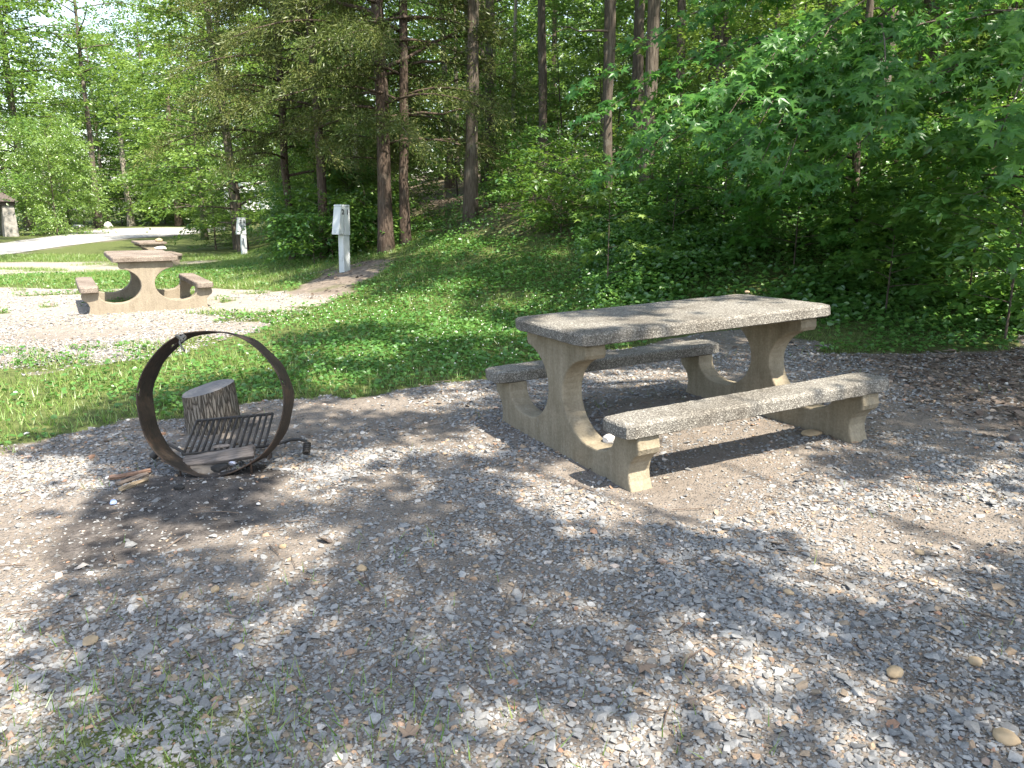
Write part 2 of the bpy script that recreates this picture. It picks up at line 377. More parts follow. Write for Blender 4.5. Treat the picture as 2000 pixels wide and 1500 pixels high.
def masks(x, y):
    wx, wy = warp(x, y)
    pad = inpoly(PAD, *warp(wx, wy, .16, 5.)); pad2 = inpoly(PAD2, wx, wy); strip = inpoly(STRIP, wx, wy); road = inpoly(ROADP, x, y); dirt = inpoly(DIRTP, wx, wy)
    _, s = rise(x, y)
    forest = (s > 3.6)
    green = np.where(pad | pad2 | strip | road, 0., np.where(dirt, .40+.5*(fbm(x*2+5, y*2)-.5), 1.))
    lit = np.where(forest, 1., 0.)*sst(3.2, 5.5, s)
    lit = np.maximum(lit, np.where(inpoly(PAD, wx, wy), sst(2.4, 3.5, x)*sst(3.9, 4.9, y)*.8, 0))
    lit = np.where(dirt, .55, lit)
    ash = np.where(inpoly(ASHP, wx, wy), 1., 0.)
    green = np.where(pad2, np.clip((fbm(x*1.1+60, y*1.5+90)-.56)*6, 0, .75), green)
    green = np.where(strip, np.clip((fbm(x*.5+20, y*.9+40)-.42)*6, 0, .9), green)
    green = np.maximum(green, .62*np.exp(-(((x+1.05)/.75)**2+((y-1.85)/.42)**2)))
    peb = np.where(pad | pad2 | strip, 1., 0.)
    lit = np.where(dirt, .35, lit)
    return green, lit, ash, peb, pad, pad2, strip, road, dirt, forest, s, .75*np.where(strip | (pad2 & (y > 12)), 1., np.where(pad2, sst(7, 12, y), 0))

xs = np.concatenate([-np.geomspace(400, 9.2, 60), np.arange(-9, 9.01, .07), np.geomspace(9.2, 400, 60)])
ys = np.concatenate([-np.geomspace(60, 3.2, 24), np.arange(-3, 16.01, .07), np.geomspace(16.15, 420, 110)])
gx, gy = np.meshgrid(xs, ys); gz = zf(gx, gy)
gz = np.where(gy > 120, gz*1.0, gz)
V = np.stack([gx, gy, gz], -1).reshape(-1, 3); nx, ny = len(xs), len(ys)
i, j = np.meshgrid(np.arange(ny-1), np.arange(nx-1), indexing='ij')
F = np.stack([i*nx+j, i*nx+j+1, (i+1)*nx+j+1, (i+1)*nx+j], -1).reshape(-1, 4)
me = npmesh('ground', V, F, None, True, [M_GROUND])
mk = masks(gx.ravel(), gy.ravel())
def blur(a, n=2):
    a = a.reshape(ny, nx)
    for _ in range(n):
        p = np.pad(a, 1, 'edge'); a = (p[1:-1, 1:-1]*2+p[:-2, 1:-1]+p[2:, 1:-1]+p[1:-1, :-2]+p[1:-1, 2:])/6
    return a.ravel()
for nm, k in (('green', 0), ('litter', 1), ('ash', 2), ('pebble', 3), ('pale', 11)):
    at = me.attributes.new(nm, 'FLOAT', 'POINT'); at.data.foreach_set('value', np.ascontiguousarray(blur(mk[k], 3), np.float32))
ground = link('ground', me); tag(ground, 'gravel and earth ground rising to a wooded bank', 'ground', kind='structure')
# road: strip of quads between its two edges
ea = [(-900, 530), (-300, 512), (0, 500), (120, 482), (250, 466), (365, 458), (440, 452)]
eb = [(-900, 478), (-300, 478), (0, 476), (100, 462), (200, 448), (330, 443), (440, 442)]
def dens(e, n=14):
    t = np.linspace(0, len(e)-1, n*(len(e)-1)+1); e = np.array(e, float)
    return np.stack([np.interp(t, np.arange(len(e)), e[:, 0]), np.interp(t, np.arange(len(e)), e[:, 1])], -1)
A = np.array([G(*p) for p in dens(ea)]); B = np.array([G(*p) for p in dens(eb)]); K = 10
rows = [A*(1-t)+B*t for t in np.linspace(0, 1, K+1)]
RV = np.stack(rows, 0); RV[..., 2] = zf(RV[..., 0], RV[..., 1])+.02+.03*np.sin(np.linspace(0, np.pi, K+1))[:, None]
n = RV.shape[1]; i, j = np.meshgrid(np.arange(K), np.arange(n-1), indexing='ij')
F = np.stack([i*n+j, i*n+j+1, (i+1)*n+j+1, (i+1)*n+j], -1).reshape(-1, 4)
road = link('road', npmesh('road', RV.reshape(-1, 3), F, None, True, [M_ROAD])); tag(road, 'pale grey gravel road curving away on the left', 'road', kind='structure')

# ------------------------------------------------------------------ concrete picnic tables
H_, L_, W_, T_, ZS, TS, D_, WS, LS, A_ = .777, 1.85, .856, .072, .385, .08, .744, .236, 1.89, .79
def slab(name, lx, wy, t, ch, m, seed):
    bm = bmesh.new(); r = random.Random(seed); pts = []
    cx, cy = lx/2, wy/2
    for sx, sy in ((1, 1), (-1, 1), (-1, -1), (1, -1)):
        a = [(sx*cx, sy*(cy-ch)), (sx*(cx-ch*.42), sy*(cy-ch*.12)) if False else (sx*(cx-ch*.24), sy*(cy-ch*.24)), (sx*(cx-ch), sy*cy)]
        pts += a if sx*sy > 0 else a[::-1]
    # subdivide the outline
    out = []
    for k in range(len(pts)):
        p, q = pts[k], pts[(k+1) % len(pts)]; d = math.dist(p, q); nseg = max(1, int(d/.05))
        for s in range(nseg): out.append((p[0]+(q[0]-p[0])*s/nseg, p[1]+(q[1]-p[1])*s/nseg))
    out = [(x+r.gauss(0, .0022), y+r.gauss(0, .0022)) for x, y in out]
    def inset(p, d): # towards the centre line
        return (p[0]-math.copysign(min(d, abs(p[0])), p[0]) if abs(abs(p[0])-cx) < ch else p[0], p[1]-math.copysign(min(d, abs(p[1])), p[1]) if abs(abs(p[1])-cy) < ch else p[1])
    rings = [(0, .010), (.006, 0), (t-.016, 0), (t-.006, .006), (t, .020)]
    prev = None
    for z, d in rings:
        ring = [bm.verts.new((*inset(p, d+abs(r.gauss(0, .0012))), z+r.gauss(0, .0008))) for p in out]
        if prev:
            for k in range(len(ring)):
                bm.faces.new((prev[k], prev[(k+1) % len(ring)], ring[(k+1) % len(ring)], ring[k]))
        else: bm.faces.new(ring[::-1])
        prev = ring
    bm.faces.new(prev)
    return bm_mesh(name, bm, m)
def support_profile():
    h = []
    h += [(.33, H_-T_+.0), (.348, H_-T_-.02), (.352, H_-T_-.065), (.338, H_-T_-.088)]
    for a in np.linspace(101, 262, 18):      # big round opening
        ca, sa = math.cos(R(a)), math.sin(R(a)); h.append((.395-.308*abs(ca), .385+(.235 if sa > 0 else .245)*sa))
    h += [(.455, .142), (.55, .165), (.605, .205), (.628, .25), (.633, ZS-TS)]
    h += [(.838, ZS-TS), (.844, .268), (.850, .242), (.838, .212), (.802, .186), (.772, .15), (.757, .10), (.765, .05), (.785, .0), (.785, -.10)]
    return h
def make_support(name, m, bulk=.135):
    h = support_profile(); prof = h+[(-y, z) for y, z in h[::-1]]
    bm = bmesh.new(); a = [bm.verts.new((-bulk/2, y, z)) for y, z in prof]; b = [bm.verts.new((bulk/2, y, z)) for y, z in prof]
    bm.faces.new(a[::-1]); bm.faces.new(b); n = len(prof)
    for k in range(n): bm.faces.new((a[k], a[(k+1) % n], b[(k+1) % n], b[k]))
    bmesh.ops.recalc_face_normals(bm, faces=bm.faces)
    big = [f for f in bm.faces if len(f.verts) > 4]
    ed = {e for f in big for e in f.edges}
    bmesh.ops.bevel(bm, geom=list(ed), offset=.009, segments=2, profile=.5, affect='EDGES')
    bmesh.ops.triangulate(bm, faces=[f for f in bm.faces if len(f.verts) > 4])
    return bm_mesh(name, bm, m)
def picnic_table(M, label, agg, conc, seed):
    root = empty('picnic_table'); root.matrix_world = M
    tag(root, label, 'picnic table', 'concrete picnic tables')
    o = link('tabletop', slab('tabletop', L_, W_, T_, .075, agg, seed), root); o.location = (0, 0, H_-T_)
    for s in (1, -1):
        o = link('bench', slab('bench', LS, WS, TS, .062, agg, seed+s+5), root); o.location = (0, s*D_, ZS-TS)
    sm = make_support('support', conc)
    for s in (1, -1):
        o = link('support', sm, root); o.location = (s*A_, 0, -.002)
    return root
CAMV = Vector((0, 0, CAM_H)); FWD = Vector((0, CP, -SP))
def rolled(x, y, z, yaw, roll):
    M = Matrix.Translation((x, y, z)) @ Matrix.Rotation(yaw, 4, 'Z')
    return Matrix.Translation(CAMV) @ Matrix.Rotation(roll, 4, FWD) @ Matrix.Translation(-CAMV) @ M
picnic_table(rolled(1.027, 4.7725, 0, .443, -.0371), 'nearest concrete picnic table with two benches, dappled with leaf shade on the gravel', M_AGG, M_CONC, 1)
picnic_table(Matrix.Translation((-5.58, 11.633, 0)) @ Matrix.Rotation(2.104, 4, 'Z'), 'sunlit tan concrete picnic table with reddish slabs, beyond the fire ring', M_AGGR, M_CONCB, 11)
TX3, TY3 = -12.25, 26.3
picnic_table(Matrix.Translation((TX3, TY3, -.44)) @ Matrix.Rotation(2.15, 4, 'Z'), 'farthest concrete picnic table, mostly hidden behind the reddish table', M_AGGR, M_CONCB, 21)

# ------------------------------------------------------------------ fire ring, grate, log and what lies there
RC = np.array([-1.7244, 4.3369, .0]); RD, RW = .8324, .205
ringroot = empty('fire_ring', (RC[0], RC[1], float(zf(RC[0], RC[1]))))
tag(ringroot, 'rusty steel campfire ring standing upright on its edge with a black grate', 'fire ring')
def ring_axes():
    yaw, lean = -.0147, -.1989
    ax = np.array([math.sin(yaw)*math.cos(lean), math.cos(yaw)*math.cos(lean), math.sin(lean)]); s = np.array([math.cos(yaw), -math.sin(yaw), 0]); return ax, s, np.cross(s, ax)
AX, SX, UX = ring_axes(); CEN = np.array([RC[0], RC[1], .036*RC[0]+RD/2-.02])
def rp(th, o, r=RD/2): return CEN+AX*o+(math.cos(th)*SX+math.sin(th)*UX)*r
bm = bmesh.new(); NT, NO = 180, 12; holes = [(R(127), .02), (R(171), -.085), (R(16), -.07), (R(60), .03)]
off = np.array(ringroot.location)
gr = {}
for k in range(NT):
    th = 2*math.pi*k/NT
    for o in range(NO+1):
        d = (o/NO-.5)*RW; wob = .0045*math.sin(3*th+1)+.003*math.sin(7*th)+.0025*math.sin(13*th+4*d)*(d/RW+.5)
        gr[k, o] = bm.verts.new(rp(th, d, RD/2+wob)-off)
def in_hole(k, o):
    th = 2*math.pi*(k+.5)/NT; d = ((o+.5)/NO-.5)*RW
    for ht, hd in holes:
        if math.hypot((math.remainder(th-ht, 2*math.pi))*RD/2, d-hd) < .017: return True
    return False
for k in range(NT):
    for o in range(NO):
        if in_hole(k, o): continue
        bm.faces.new((gr[k, o], gr[k, o+1], gr[(k+1) % NT, o+1], gr[(k+1) % NT, o]))
bmesh.ops.delete(bm, geom=[v for v in bm.verts if not v.link_faces], context='VERTS')
o = link('ring', bm_mesh('ring', bm, M_RUST, True), ringroot)
md = o.modifiers.new('thick', 'SOLIDIFY'); md.thickness = .007; md.offset = 0
md = o.modifiers.new('bev', 'BEVEL'); md.width = .002; md.segments = 2; md.limit_method = 'ANGLE'
def loc(P): return np.asarray(P)-off
# grate
gtl, gtr = at_depth(385, 822, 4.64), at_depth(533, 808, 4.64); gbl, gbr = at_depth(358, 888, 4.47), at_depth(516, 872, 4.47)
acc = Acc()
for t in np.linspace(0, 1, 14):
    p = gbl*(1-t)+gbr*t; q = gtl*(1-t)+gtr*t
    acc.add(*tube([loc(p), loc((p+q)/2), loc(q)], .0078, 8))
acc.add(*tube([loc(gtl), loc((gtl+gtr)/2), loc(gtr)], .009, 8)); acc.add(*tube([loc(gbl), loc((gbl+gbr)/2), loc(gbr)], .009, 8))
grate = link('grate', acc.mesh('grate', M_IRON, True), ringroot)
# rod with coil handles behind the far rim
p0 = at_depth(303, 884, 4.52); p1 = at_depth(356, 882, 4.5); p2 = gbl
rod = Acc(); rod.add(*tube([loc(at_depth(298, 892, 4.5)), loc(p0), loc(at_depth(330, 868, 4.52)), loc(p1), loc(p2)], .0095, 8))
link('handle_rod', rod.mesh('handle_rod', M_IRON, True), grate); rod = Acc()
q = [gbr, at_depth(545, 866, 4.5), at_depth(568, 859, 4.49), at_depth(585, 858, 4.47), at_depth(597, 861, 4.42), at_depth(600, 870, 4.38), at_depth(599, 884, 4.36)]
rod.add(*tube([loc(x) for x in q], .0095, 8)); link('handle_rod', rod.mesh('handle_rod', M_IRON, True), grate)
def coil(a, b, name):
    a, b = loc(a), loc(b); t = np.linspace(0, 1, 120); ax = b-a; ax = ax/np.linalg.norm(ax); u = np.cross(ax, [0, 1, .3]); u /= np.linalg.norm(u); w_ = np.cross(ax, u); an = t*2*np.pi*5
    link(name, Acc().add(*tube(a+(b-a)*t[:, None]+.0165*(np.cos(an)[:, None]*u+np.sin(an)[:, None]*w_), .0075, 6)).mesh(name, M_IRON, True), grate)
coil(at_depth(600, 866, 4.40), at_depth(598, 886, 4.36), 'coil_grip'); coil(at_depth(305, 886, 4.5), at_depth(297, 893, 4.49), 'coil_grip')
# grate stop pins under the ring and front stakes
for (u1, v1, u2, v2, y, nm, rr) in ((528, 884, 527, 905, 4.46, 'support_leg', .012), (519, 888, 519, 903, 4.50, 'support_leg', .010), (489, 898, 491, 920, 4.20, 'stake', .007), (352, 918, 352, 934, 4.21, 'stake', .007)):
    a, b = at_depth(u1, v1, y), at_depth(u2, v2, y); link(nm, Acc().add(*tube([loc(a), loc((a+b)/2), loc(b+np.array([0, 0, -.04]))], rr, 7)).mesh(nm, M_RUST, True), ringroot)
def box_bm(sx, sy, sz, jit=0., seed=0, cuts=0):
    bm = bmesh.new(); bmesh.ops.create_cube(bm, size=1)
    for v in bm.verts: v.co.x *= sx; v.co.y *= sy; v.co.z *= sz
    if cuts: bmesh.ops.subdivide_edges(bm, edges=bm.edges[:], cuts=cuts, use_grid_fill=True)
    r = random.Random(seed)
    if jit:
        for v in bm.verts: v.co += Vector((r.gauss(0, jit), r.gauss(0, jit), r.gauss(0, jit)))
    bmesh.ops.bevel(bm, geom=[e for e in bm.edges if e.calc_face_angle(0) > .5], offset=min(sx, sy, sz)*.12, segments=2, profile=.5, affect='EDGES')
    return bm
# grey board lying across the bottom of the ring
a, b = at_depth(360, 903, 4.33), at_depth(497, 882, 4.33); c = (a+b)/2
bd = link('charred_board', bm_mesh('charred_board', box_bm(np.linalg.norm(b-a), .075, .03, .0025, 3, 5), M_BOARD)); bd.location = c
bd.rotation_euler = (R(38), -math.asin((b-a)[2]/np.linalg.norm(b-a)), math.atan2((b-a)[1], (b-a)[0])); tag(bd, 'grey weathered board lying across the bottom of the fire ring', 'board')
def rock(name, sx, sy, sz, m, seed, sub=3, rough=.25, flat=False):
    bm = bmesh.new(); bmesh.ops.create_icosphere(bm, subdivisions=sub, radius=1); r = random.Random(seed)
    dirs = [Vector((r.gauss(0, 1), r.gauss(0, 1), r.gauss(0, 1))).normalized() for _ in range(9)]; hs = [r.uniform(.62, .95) for _ in dirs]
    from mathutils import noise as mn
    for v in bm.verts:
        d = v.co.normalized(); k = 1.
        for dd, h in zip(dirs, hs):
            c_ = d.dot(dd)
            if c_ > .05: k = min(k, h/c_)
        k = 1-(1-k)*(1 if flat else .7); k *= 1+rough*.3*mn.noise(d*2.3+Vector((seed, 0, 0)))
        v.co = Vector((d.x*k*sx, d.y*k*sy, d.z*k*sz))
    return bm_mesh(name, bm, m, not flat)
def put_rock(name, P, s, m, seed, label, cat, rz=0, **kw):
    o = link(name, rock(name, *s, m, seed, **kw)); o.location = P; o.rotation_euler = (0, 0, rz); tag(o, label, cat); return o
g = G(440, 905); put_rock('ash_clump', (-1.83, 4.32, float(zf(-1.83, 4.32))+.005), (.17, .10, .035), plain('ash', (.13, .115, .10), .95, .3, 30), 5, 'low heap of grey ash and dirt inside the bottom of the ring', 'ash')
put_rock('charcoal_lump', at_depth(428, 913, 4.12), (.055, .035, .026), M_CHAR, 8, 'black lump of charred wood at the front rim of the fire ring', 'charcoal', .7, flat=True, sub=2)
p = G(350, 955); put_rock('charcoal_lump', (p[0], p[1], p[2]+.008), (.035, .026, .018), M_CHAR, 9, 'small charcoal piece on the ash left of the earth heap', 'charcoal', .2, flat=True, sub=2)
put_rock('foil_scrap', at_depth(454, 905, 4.24), (.026, .014, .014), plain('foil', (.6, .6, .68), .35, .2, 60, .6), 4, 'small crumpled shiny foil scrap under the board in the ring', 'scrap', flat=True, sub=2)
put_rock('bark_flake', at_depth(432, 871, 4.40), (.055, .03, .012), plain('bark_flake', (.20, .17, .15), .9, .4, 40), 14, 'curled grey bark flake lying against the grate', 'bark', .3, flat=True, sub=2)
# knotted rope scrap hanging from the top of the ring
a = CEN+AX*(-.12)+(math.cos(R(112))*SX+math.sin(R(112))*UX)*(RD/2-.012)
rp_ = Acc(); t = np.linspace(0, 1, 60)
kn = a+np.stack([.022*np.sin(9*t)+.01*np.sin(23*t), .014*np.cos(11*t), .016*np.cos(14*t)-.004], -1); rp_.add(*tube(kn, .006, 6))
rp_.add(*tube(a+np.array([[0, 0, -.01], [-.006, -.004, -.03], [.002, -.006, -.05], [.012, -.004, -.068], [.016, 0, -.08]]), [.007, .0065, .006, .006, .005], 6))
ro = link('rope_scrap', rp_.mesh('rope_scrap', M_ROPE, True)); tag(ro, 'short knotted scrap of grey rope hanging from the top of the ring', 'rope')
# upright log behind the ring
pb = np.array([-2.115, 5.2]); lr = .174; zb = float(zf(pb[0], pb[1]))
logr = empty('log', (pb[0]+.02, pb[1], zb-.03), (R(2), R(-3), 0)); tag(logr, 'short upright cut log with grey sawn top and ridged bark, behind the fire ring', 'log')
nA, nZ = 72, 14; V = []
for z in range(nZ+1):
    for k in range(nA):
        th = 2*math.pi*k/nA; f = z/nZ; rr = lr*(1.02-.05*f)*(1+.035*math.sin(2*th+.5)+.02*math.sin(5*th)+.014*math.sin(23*th+2*math.sin(4*f+th))+.01*math.sin(41*th+f*5))
        top = .325-.03*math.cos(th-R(200))*1.0
        V.append((rr*math.cos(th), rr*math.sin(th), f*top))
V = np.array(V); i, j = np.meshgrid(np.arange(nZ), np.arange(nA), indexing='ij'); F = np.stack([i*nA+j, i*nA+(j+1) % nA, (i+1)*nA+(j+1) % nA, (i+1)*nA+j], -1).reshape(-1, 4)
link('bark', npmesh('bark', V, F, None, True, [M_LOGBARK]), logr)
tv = V[nZ*nA:]*np.array([1.0, 1.0, 1])+np.array([0, 0, .001]); inner = tv*np.array([.5, .5, 1]); inner[:, 2] = tv[:, 2]*.5+.325*.5; V2 = np.vstack([tv, inner, [[0, 0, .327]]])
k = np.arange(nA); F = [np.stack([k, (k+1) % nA, nA+(k+1) % nA, nA+k], -1), np.stack([nA+k, nA+(k+1) % nA, np.full(nA, 2*nA)], -1)]
link('cut_face', npmesh('cut_face', V2, F, None, False, [M_CUT]), logr)
# split kindling left of the ring
for q, (u1, v1, u2, v2, th_, lab) in enumerate(((214, 943, 296, 928, .020, 'reddish split kindling stick, uppermost of the three left of the ring'), (228, 952, 290, 933, .016, 'grey brown kindling stick in the middle of three left of the ring'), (234, 962, 288, 940, .017, 'pale yellowish kindling stick, lowest of the three left of the ring'))):
    a, b = G(u1, v1), G(u2, v2); d = b-a; ln = np.linalg.norm(d)
    mm = (plain('kindling_red', (.20, .125, .09), .85, .3, 30), plain('kindling_grey', (.20, .16, .13), .9, .3, 30), plain('kindling_tan', (.25, .195, .13), .85, .3, 30))[q]
    bm = box_bm(ln, th_*1.3, th_, .002, q+30, 3); o = link('kindling_stick', bm_mesh('kindling_stick', bm, mm)); o.location = (a+b)/2+np.array([0, 0, th_*.7+.006*(2-q)]); o.rotation_euler = (R(20*q), -math.asin(d[2]/ln), math.atan2(d[1], d[0])); tag(o, lab, 'kindling', 'split kindling beside the fire ring')
for u, v, m, s, lab in ((222, 986, M_BLUE, .035, 'bright blue plastic scrap on the ash left of the ring'), (212, 938, M_PAPER, .02, 'tiny white paper scrap beside the kindling sticks'), (505, 990, M_PAPER, .018, 'small white paper bit on the ash below the ring'), (52, 850, M_PAPER, .028, 'crumpled white paper on the grass edge at far left')):
    p = G(u, v); put_rock('litter_scrap', (p[0], p[1], p[2]+.012), (s, s*.6, s*.3), m, int(u), lab, 'scrap', u, flat=True, sub=2)

# rocks and singled-out stones
def gp(u, v, up=0): p = G(u, v); return (p[0], p[1], p[2]+up)
wr = at_plane(1186, 868, .15); put_rock('white_rock', (wr[0]+.02, wr[1]+.02, .172), (.048, .038, .036), M_WHITEROCK, 3, 'white chunk of rock sitting in the curved base of the near table', 'rock', .4, flat=True)
p = at_depth(1455, 570, 5.95); put_rock('pebble', (p[0], p[1]-.06, p[2]+.005), (.022, .018, .014), M_TANROCK, 61, 'small yellowish pebble on the back edge of the near tabletop', 'stone')
p = at_depth(342, 488, 13.0); put_rock('flat_rock', (p[0]-.12, 12.75, .80), (.13, .10, .035), M_WHITEROCK, 62, 'pale flat rock lying on the far corner of the reddish tabletop', 'rock', 2., flat=True)
put_rock('dark_lump', (TX3+.55, TY3-.45, -.44+H_+.05), (.12, .10, .09), M_TANROCK, 63, 'brownish lump sitting on the farthest tabletop', 'rock')
SN = [(468, 1272, .021, 'round smooth tan stone on grey gravel, left foreground'), (420, 1155, .019, 'round ochre stone on grey gravel below the ash patch'), (706, 1118, .021, 'rounded tan stone on bare dirt in the middle foreground'), (1903, 1299, .023, 'smooth pinkish tan stone near the right edge of the gravel'), (1795, 1082, .018, 'tan angular stone in the gravel right of the near bench'), (1585, 851, .060, 'flat brown stone under the right end of the near bench'), (1236, 1078, .018, 'dark grey cobble on gravel in front of the near table'), (644, 1060, .012, 'small dark brown walnut-like stone right of the ash patch'), (1230, 1270, .018, 'ochre rounded stone among dark litter in the foreground'), (1965, 1450, .030, 'mossy yellow brown stone at the lower right corner'), (1745, 1325, .026, 'mossy square brown stone in the right foreground'), (176, 1256, .030, 'broad flat tan stone in the left foreground'), (553, 1073, .016, 'orange tan stone in the sunlit strip right of the ash'), (1980, 862, .035, 'rounded grey brown stone at the right edge near dead leaves'), (1540, 1160, .018, 'ochre stone in shaded gravel below the near bench')]
for q, (u, v, s, lab) in enumerate(SN):
    mm = M_TANROCK if 'grey' not in lab[:12] and 'dark' not in lab else plain('cobble_dark', (.11, .09, .08), .85, .3, 20)
    fl = .35 if 'flat' in lab else .75
    put_rock('stone', gp(u, v, s*fl*.55), (s*1.15, s*.9, s*fl), mm, 70+q, lab, 'stone', q*1.3, rough=.4)

# ------------------------------------------------------------------ numbered site posts
def prism(verts_bottom, verts_top):
    bm = bmesh.new(); a = [bm.verts.new(v) for v in verts_bottom]; b = [bm.verts.new(v) for v in verts_top]; n = len(a)
    bm.faces.new(a[::-1]); bm.faces.new(b)
    for k in range(n): bm.faces.new((a[k], a[(k+1) % n], b[(k+1) % n], b[k]))
    bmesh.ops.recalc_face_normals(bm, faces=bm.faces)
    bmesh.ops.bevel(bm, geom=bm.edges[:], offset=.006, segments=2, profile=.5, affect='EDGES'); return bm
def rect(x0, x1, y0, y1, z): return [(x0, y0, z), (x1, y0, z), (x1, y1, z), (x0, y1, z)]
def site_post(u, v, hpx, yaw, num, label, lean=0.):
    p = G(u, v); dist = p[1]*CP+ (CAM_H-p[2])*SP; Ht = hpx*dist/FPX
    root = empty('site_post', p, (0, lean, yaw)); tag(root, label, 'site post', 'numbered utility posts'); s = Ht/1.2; root.scale = (s, s, s)
    # front faces local -x, numbered side faces local -y
    link('post', bm_mesh('post', prism(rect(-.06, .10, -.065, .065, -.1), rect(-.06, .10, -.065, .065, .66)), M_PAINT), root)
    link('back_box', bm_mesh('back_box', prism(rect(-.035, .102, -.085, .085, .66), rect(-.035, .102, -.085, .085, 1.17)), M_PAINT), root)
    link('lid', bm_mesh('lid', prism(rect(-.195, -.065, -.088, .088, .67), rect(-.12, -.040, -.088, .088, 1.17)), M_PAINT), root)
    link('cap', bm_mesh('cap', prism(rect(-.13, .105, -.092, .092, 1.173), rect(-.12, .10, -.085, .085, 1.2)), M_PAINT), root)
    link('junction_plate', bm_mesh('junction_plate', prism(rect(-.072, -.062, -.04, .04, .20), rect(-.072, -.062, -.04, .04, .30)), M_PAINT), root)
    link('latch', bm_mesh('latch', prism(rect(-.196, -.178, -.018, .018, .70), rect(-.19, -.17, -.018, .018, .755)), M_PAINTD), root)
    for ch, x in zip(num, (-.075, .04)):
        cu = bpy.data.curves.new('numeral', 'FONT'); cu.body = ch; cu.size = .125; cu.align_x = 'CENTER'; cu.extrude = .002; cu.offset = .004
        o0 = bpy.data.objects.new('numeral_curve', cu); COL.objects.link(o0); bpy.context.view_layer.update(); me_ = bpy.data.meshes.new_from_object(o0.evaluated_get(bpy.context.evaluated_depsgraph_get())); bpy.data.objects.remove(o0); me_.materials.clear(); me_.materials.append(M_INK); o = link('numeral', me_, root)
        o.location = (x, -.092 if x < 0 else -.0895, 1.03); o.rotation_euler = (R(90), 0, 0)
    return root
site_post(672, 531, 127, R(57), '21', 'pale grey numbered post reading 21 on the grassy bank', R(1.5))
site_post(476, 498, 71, R(40), '20', 'pale grey numbered post reading 20, farther off beside the leaning trunk', R(1))

# ------------------------------------------------------------------ foliage kit
LEAF = (np.array([(0, 0, 0), (.45, .30, .05), (1, 0, -.06), (.45, -.30, .05)]), np.array([(0, 2, 1), (0, 3, 2)]))
OVAL = (np.array([(0, 0, 0), (.22, .26, .05), (.62, .25, .03), (1, 0, -.08), (.62, -.25, .03), (.22, -.26, .05)]), np.array([(0, 3, 2, 1), (0, 5, 4, 3)]))
_sa = [(180, .06), (-128, .60), (-95, .33), (-62, .92), (-30, .38), (0, 1.05), (30, .38), (62, .92), (95, .33), (128, .60)]
STAR = (np.array([(0, 0, 0)]+[(r*math.cos(R(a)), r*math.sin(R(a)), -.16*r*r) for a, r in _sa]), np.array([(0, 1+k, 1+(k+1) % 10) for k in range(10)]))
_ma = [(180, .05), (-120, .42), (-88, .30), (-52, .80), (-40, .62), (-22, .45), (0, 1.0), (22, .45), (40, .62), (52, .80), (88, .30), (120, .42)]
MAPLE = (np.array([(0, 0, 0)]+[(r*math.cos(R(a)), r*math.sin(R(a)), -.14*r*r) for a, r in _ma]), np.array([(0, 1+k, 1+(k+1) % 12) for k in range(12)]))
TRI = (np.array([(0, -.5, 0), (0, .5, 0), (1, 0, 0.)]), np.array([(0, 1, 2)]))
def nrm(a): return a/(np.linalg.norm(a, axis=-1, keepdims=True)+1e-9)
def put(P, X, N, S, T, wid=1.):
    X = nrm(X); Y = nrm(np.cross(N, X)); N = np.cross(X, Y); TV, TF = T; S = np.broadcast_to(S, (len(P),))
    V = P[:, None]+S[:, None, None]*(TV[None, :, 0:1]*X[:, None]+wid*TV[None, :, 1:2]*Y[:, None]+TV[None, :, 2:3]*N[:, None])
    F = TF[None]+(np.arange(len(P))*len(TV))[:, None, None]
    return V.reshape(-1, 3), F.reshape(-1, TF.shape[1]), len(TV)
def leafmesh(name, P, X, N, S, T, m, tint, wid=1.):
    V, F, k = put(P, X, N, S, T, wid); return npmesh(name, V, F, np.repeat(tint, k), False, [m])
def sprays(r, O, D, ln, K, droop=.25, spread=.4):
    """flat sprays of K leaves along short twigs"""
    n = len(O); Dh = D.copy(); Dh[:, 2] *= .3; Dh = nrm(Dh); Y = nrm(np.cross(np.array([0, 0, 1.]), Dh))
    t = r.uniform(.05, 1, (n, K)); sd = r.choice([-1, 1], (n, K)); wd = r.random((n, K))**.7*spread*(1.1-.6*t)
    P = O[:, None]+ln[:, None, None]*(t[..., None]*Dh[:, None]+(sd*wd)[..., None]*Y[:, None]); P[..., 2] += ln[:, None]*(-droop*t*t+r.normal(0, .05, (n, K)))+D[:, 2][:, None]*ln[:, None]*t*.6
    X = Dh[:, None]*.7+Y[:, None]*(sd*.8)[..., None]+r.normal(0, .3, (n, K, 3)); X[..., 2] -= .25
    N = np.array([0, 0, 1.])+r.normal(0, .38, (n, K, 3)); ts = np.repeat(r.normal(.5, .17, n)[:, None], K, 1)+r.normal(0, .17, (n, K))
    return P.reshape(-1, 3), X.reshape(-1, 3), N.reshape(-1, 3), np.clip(ts.ravel(), 0, 1)

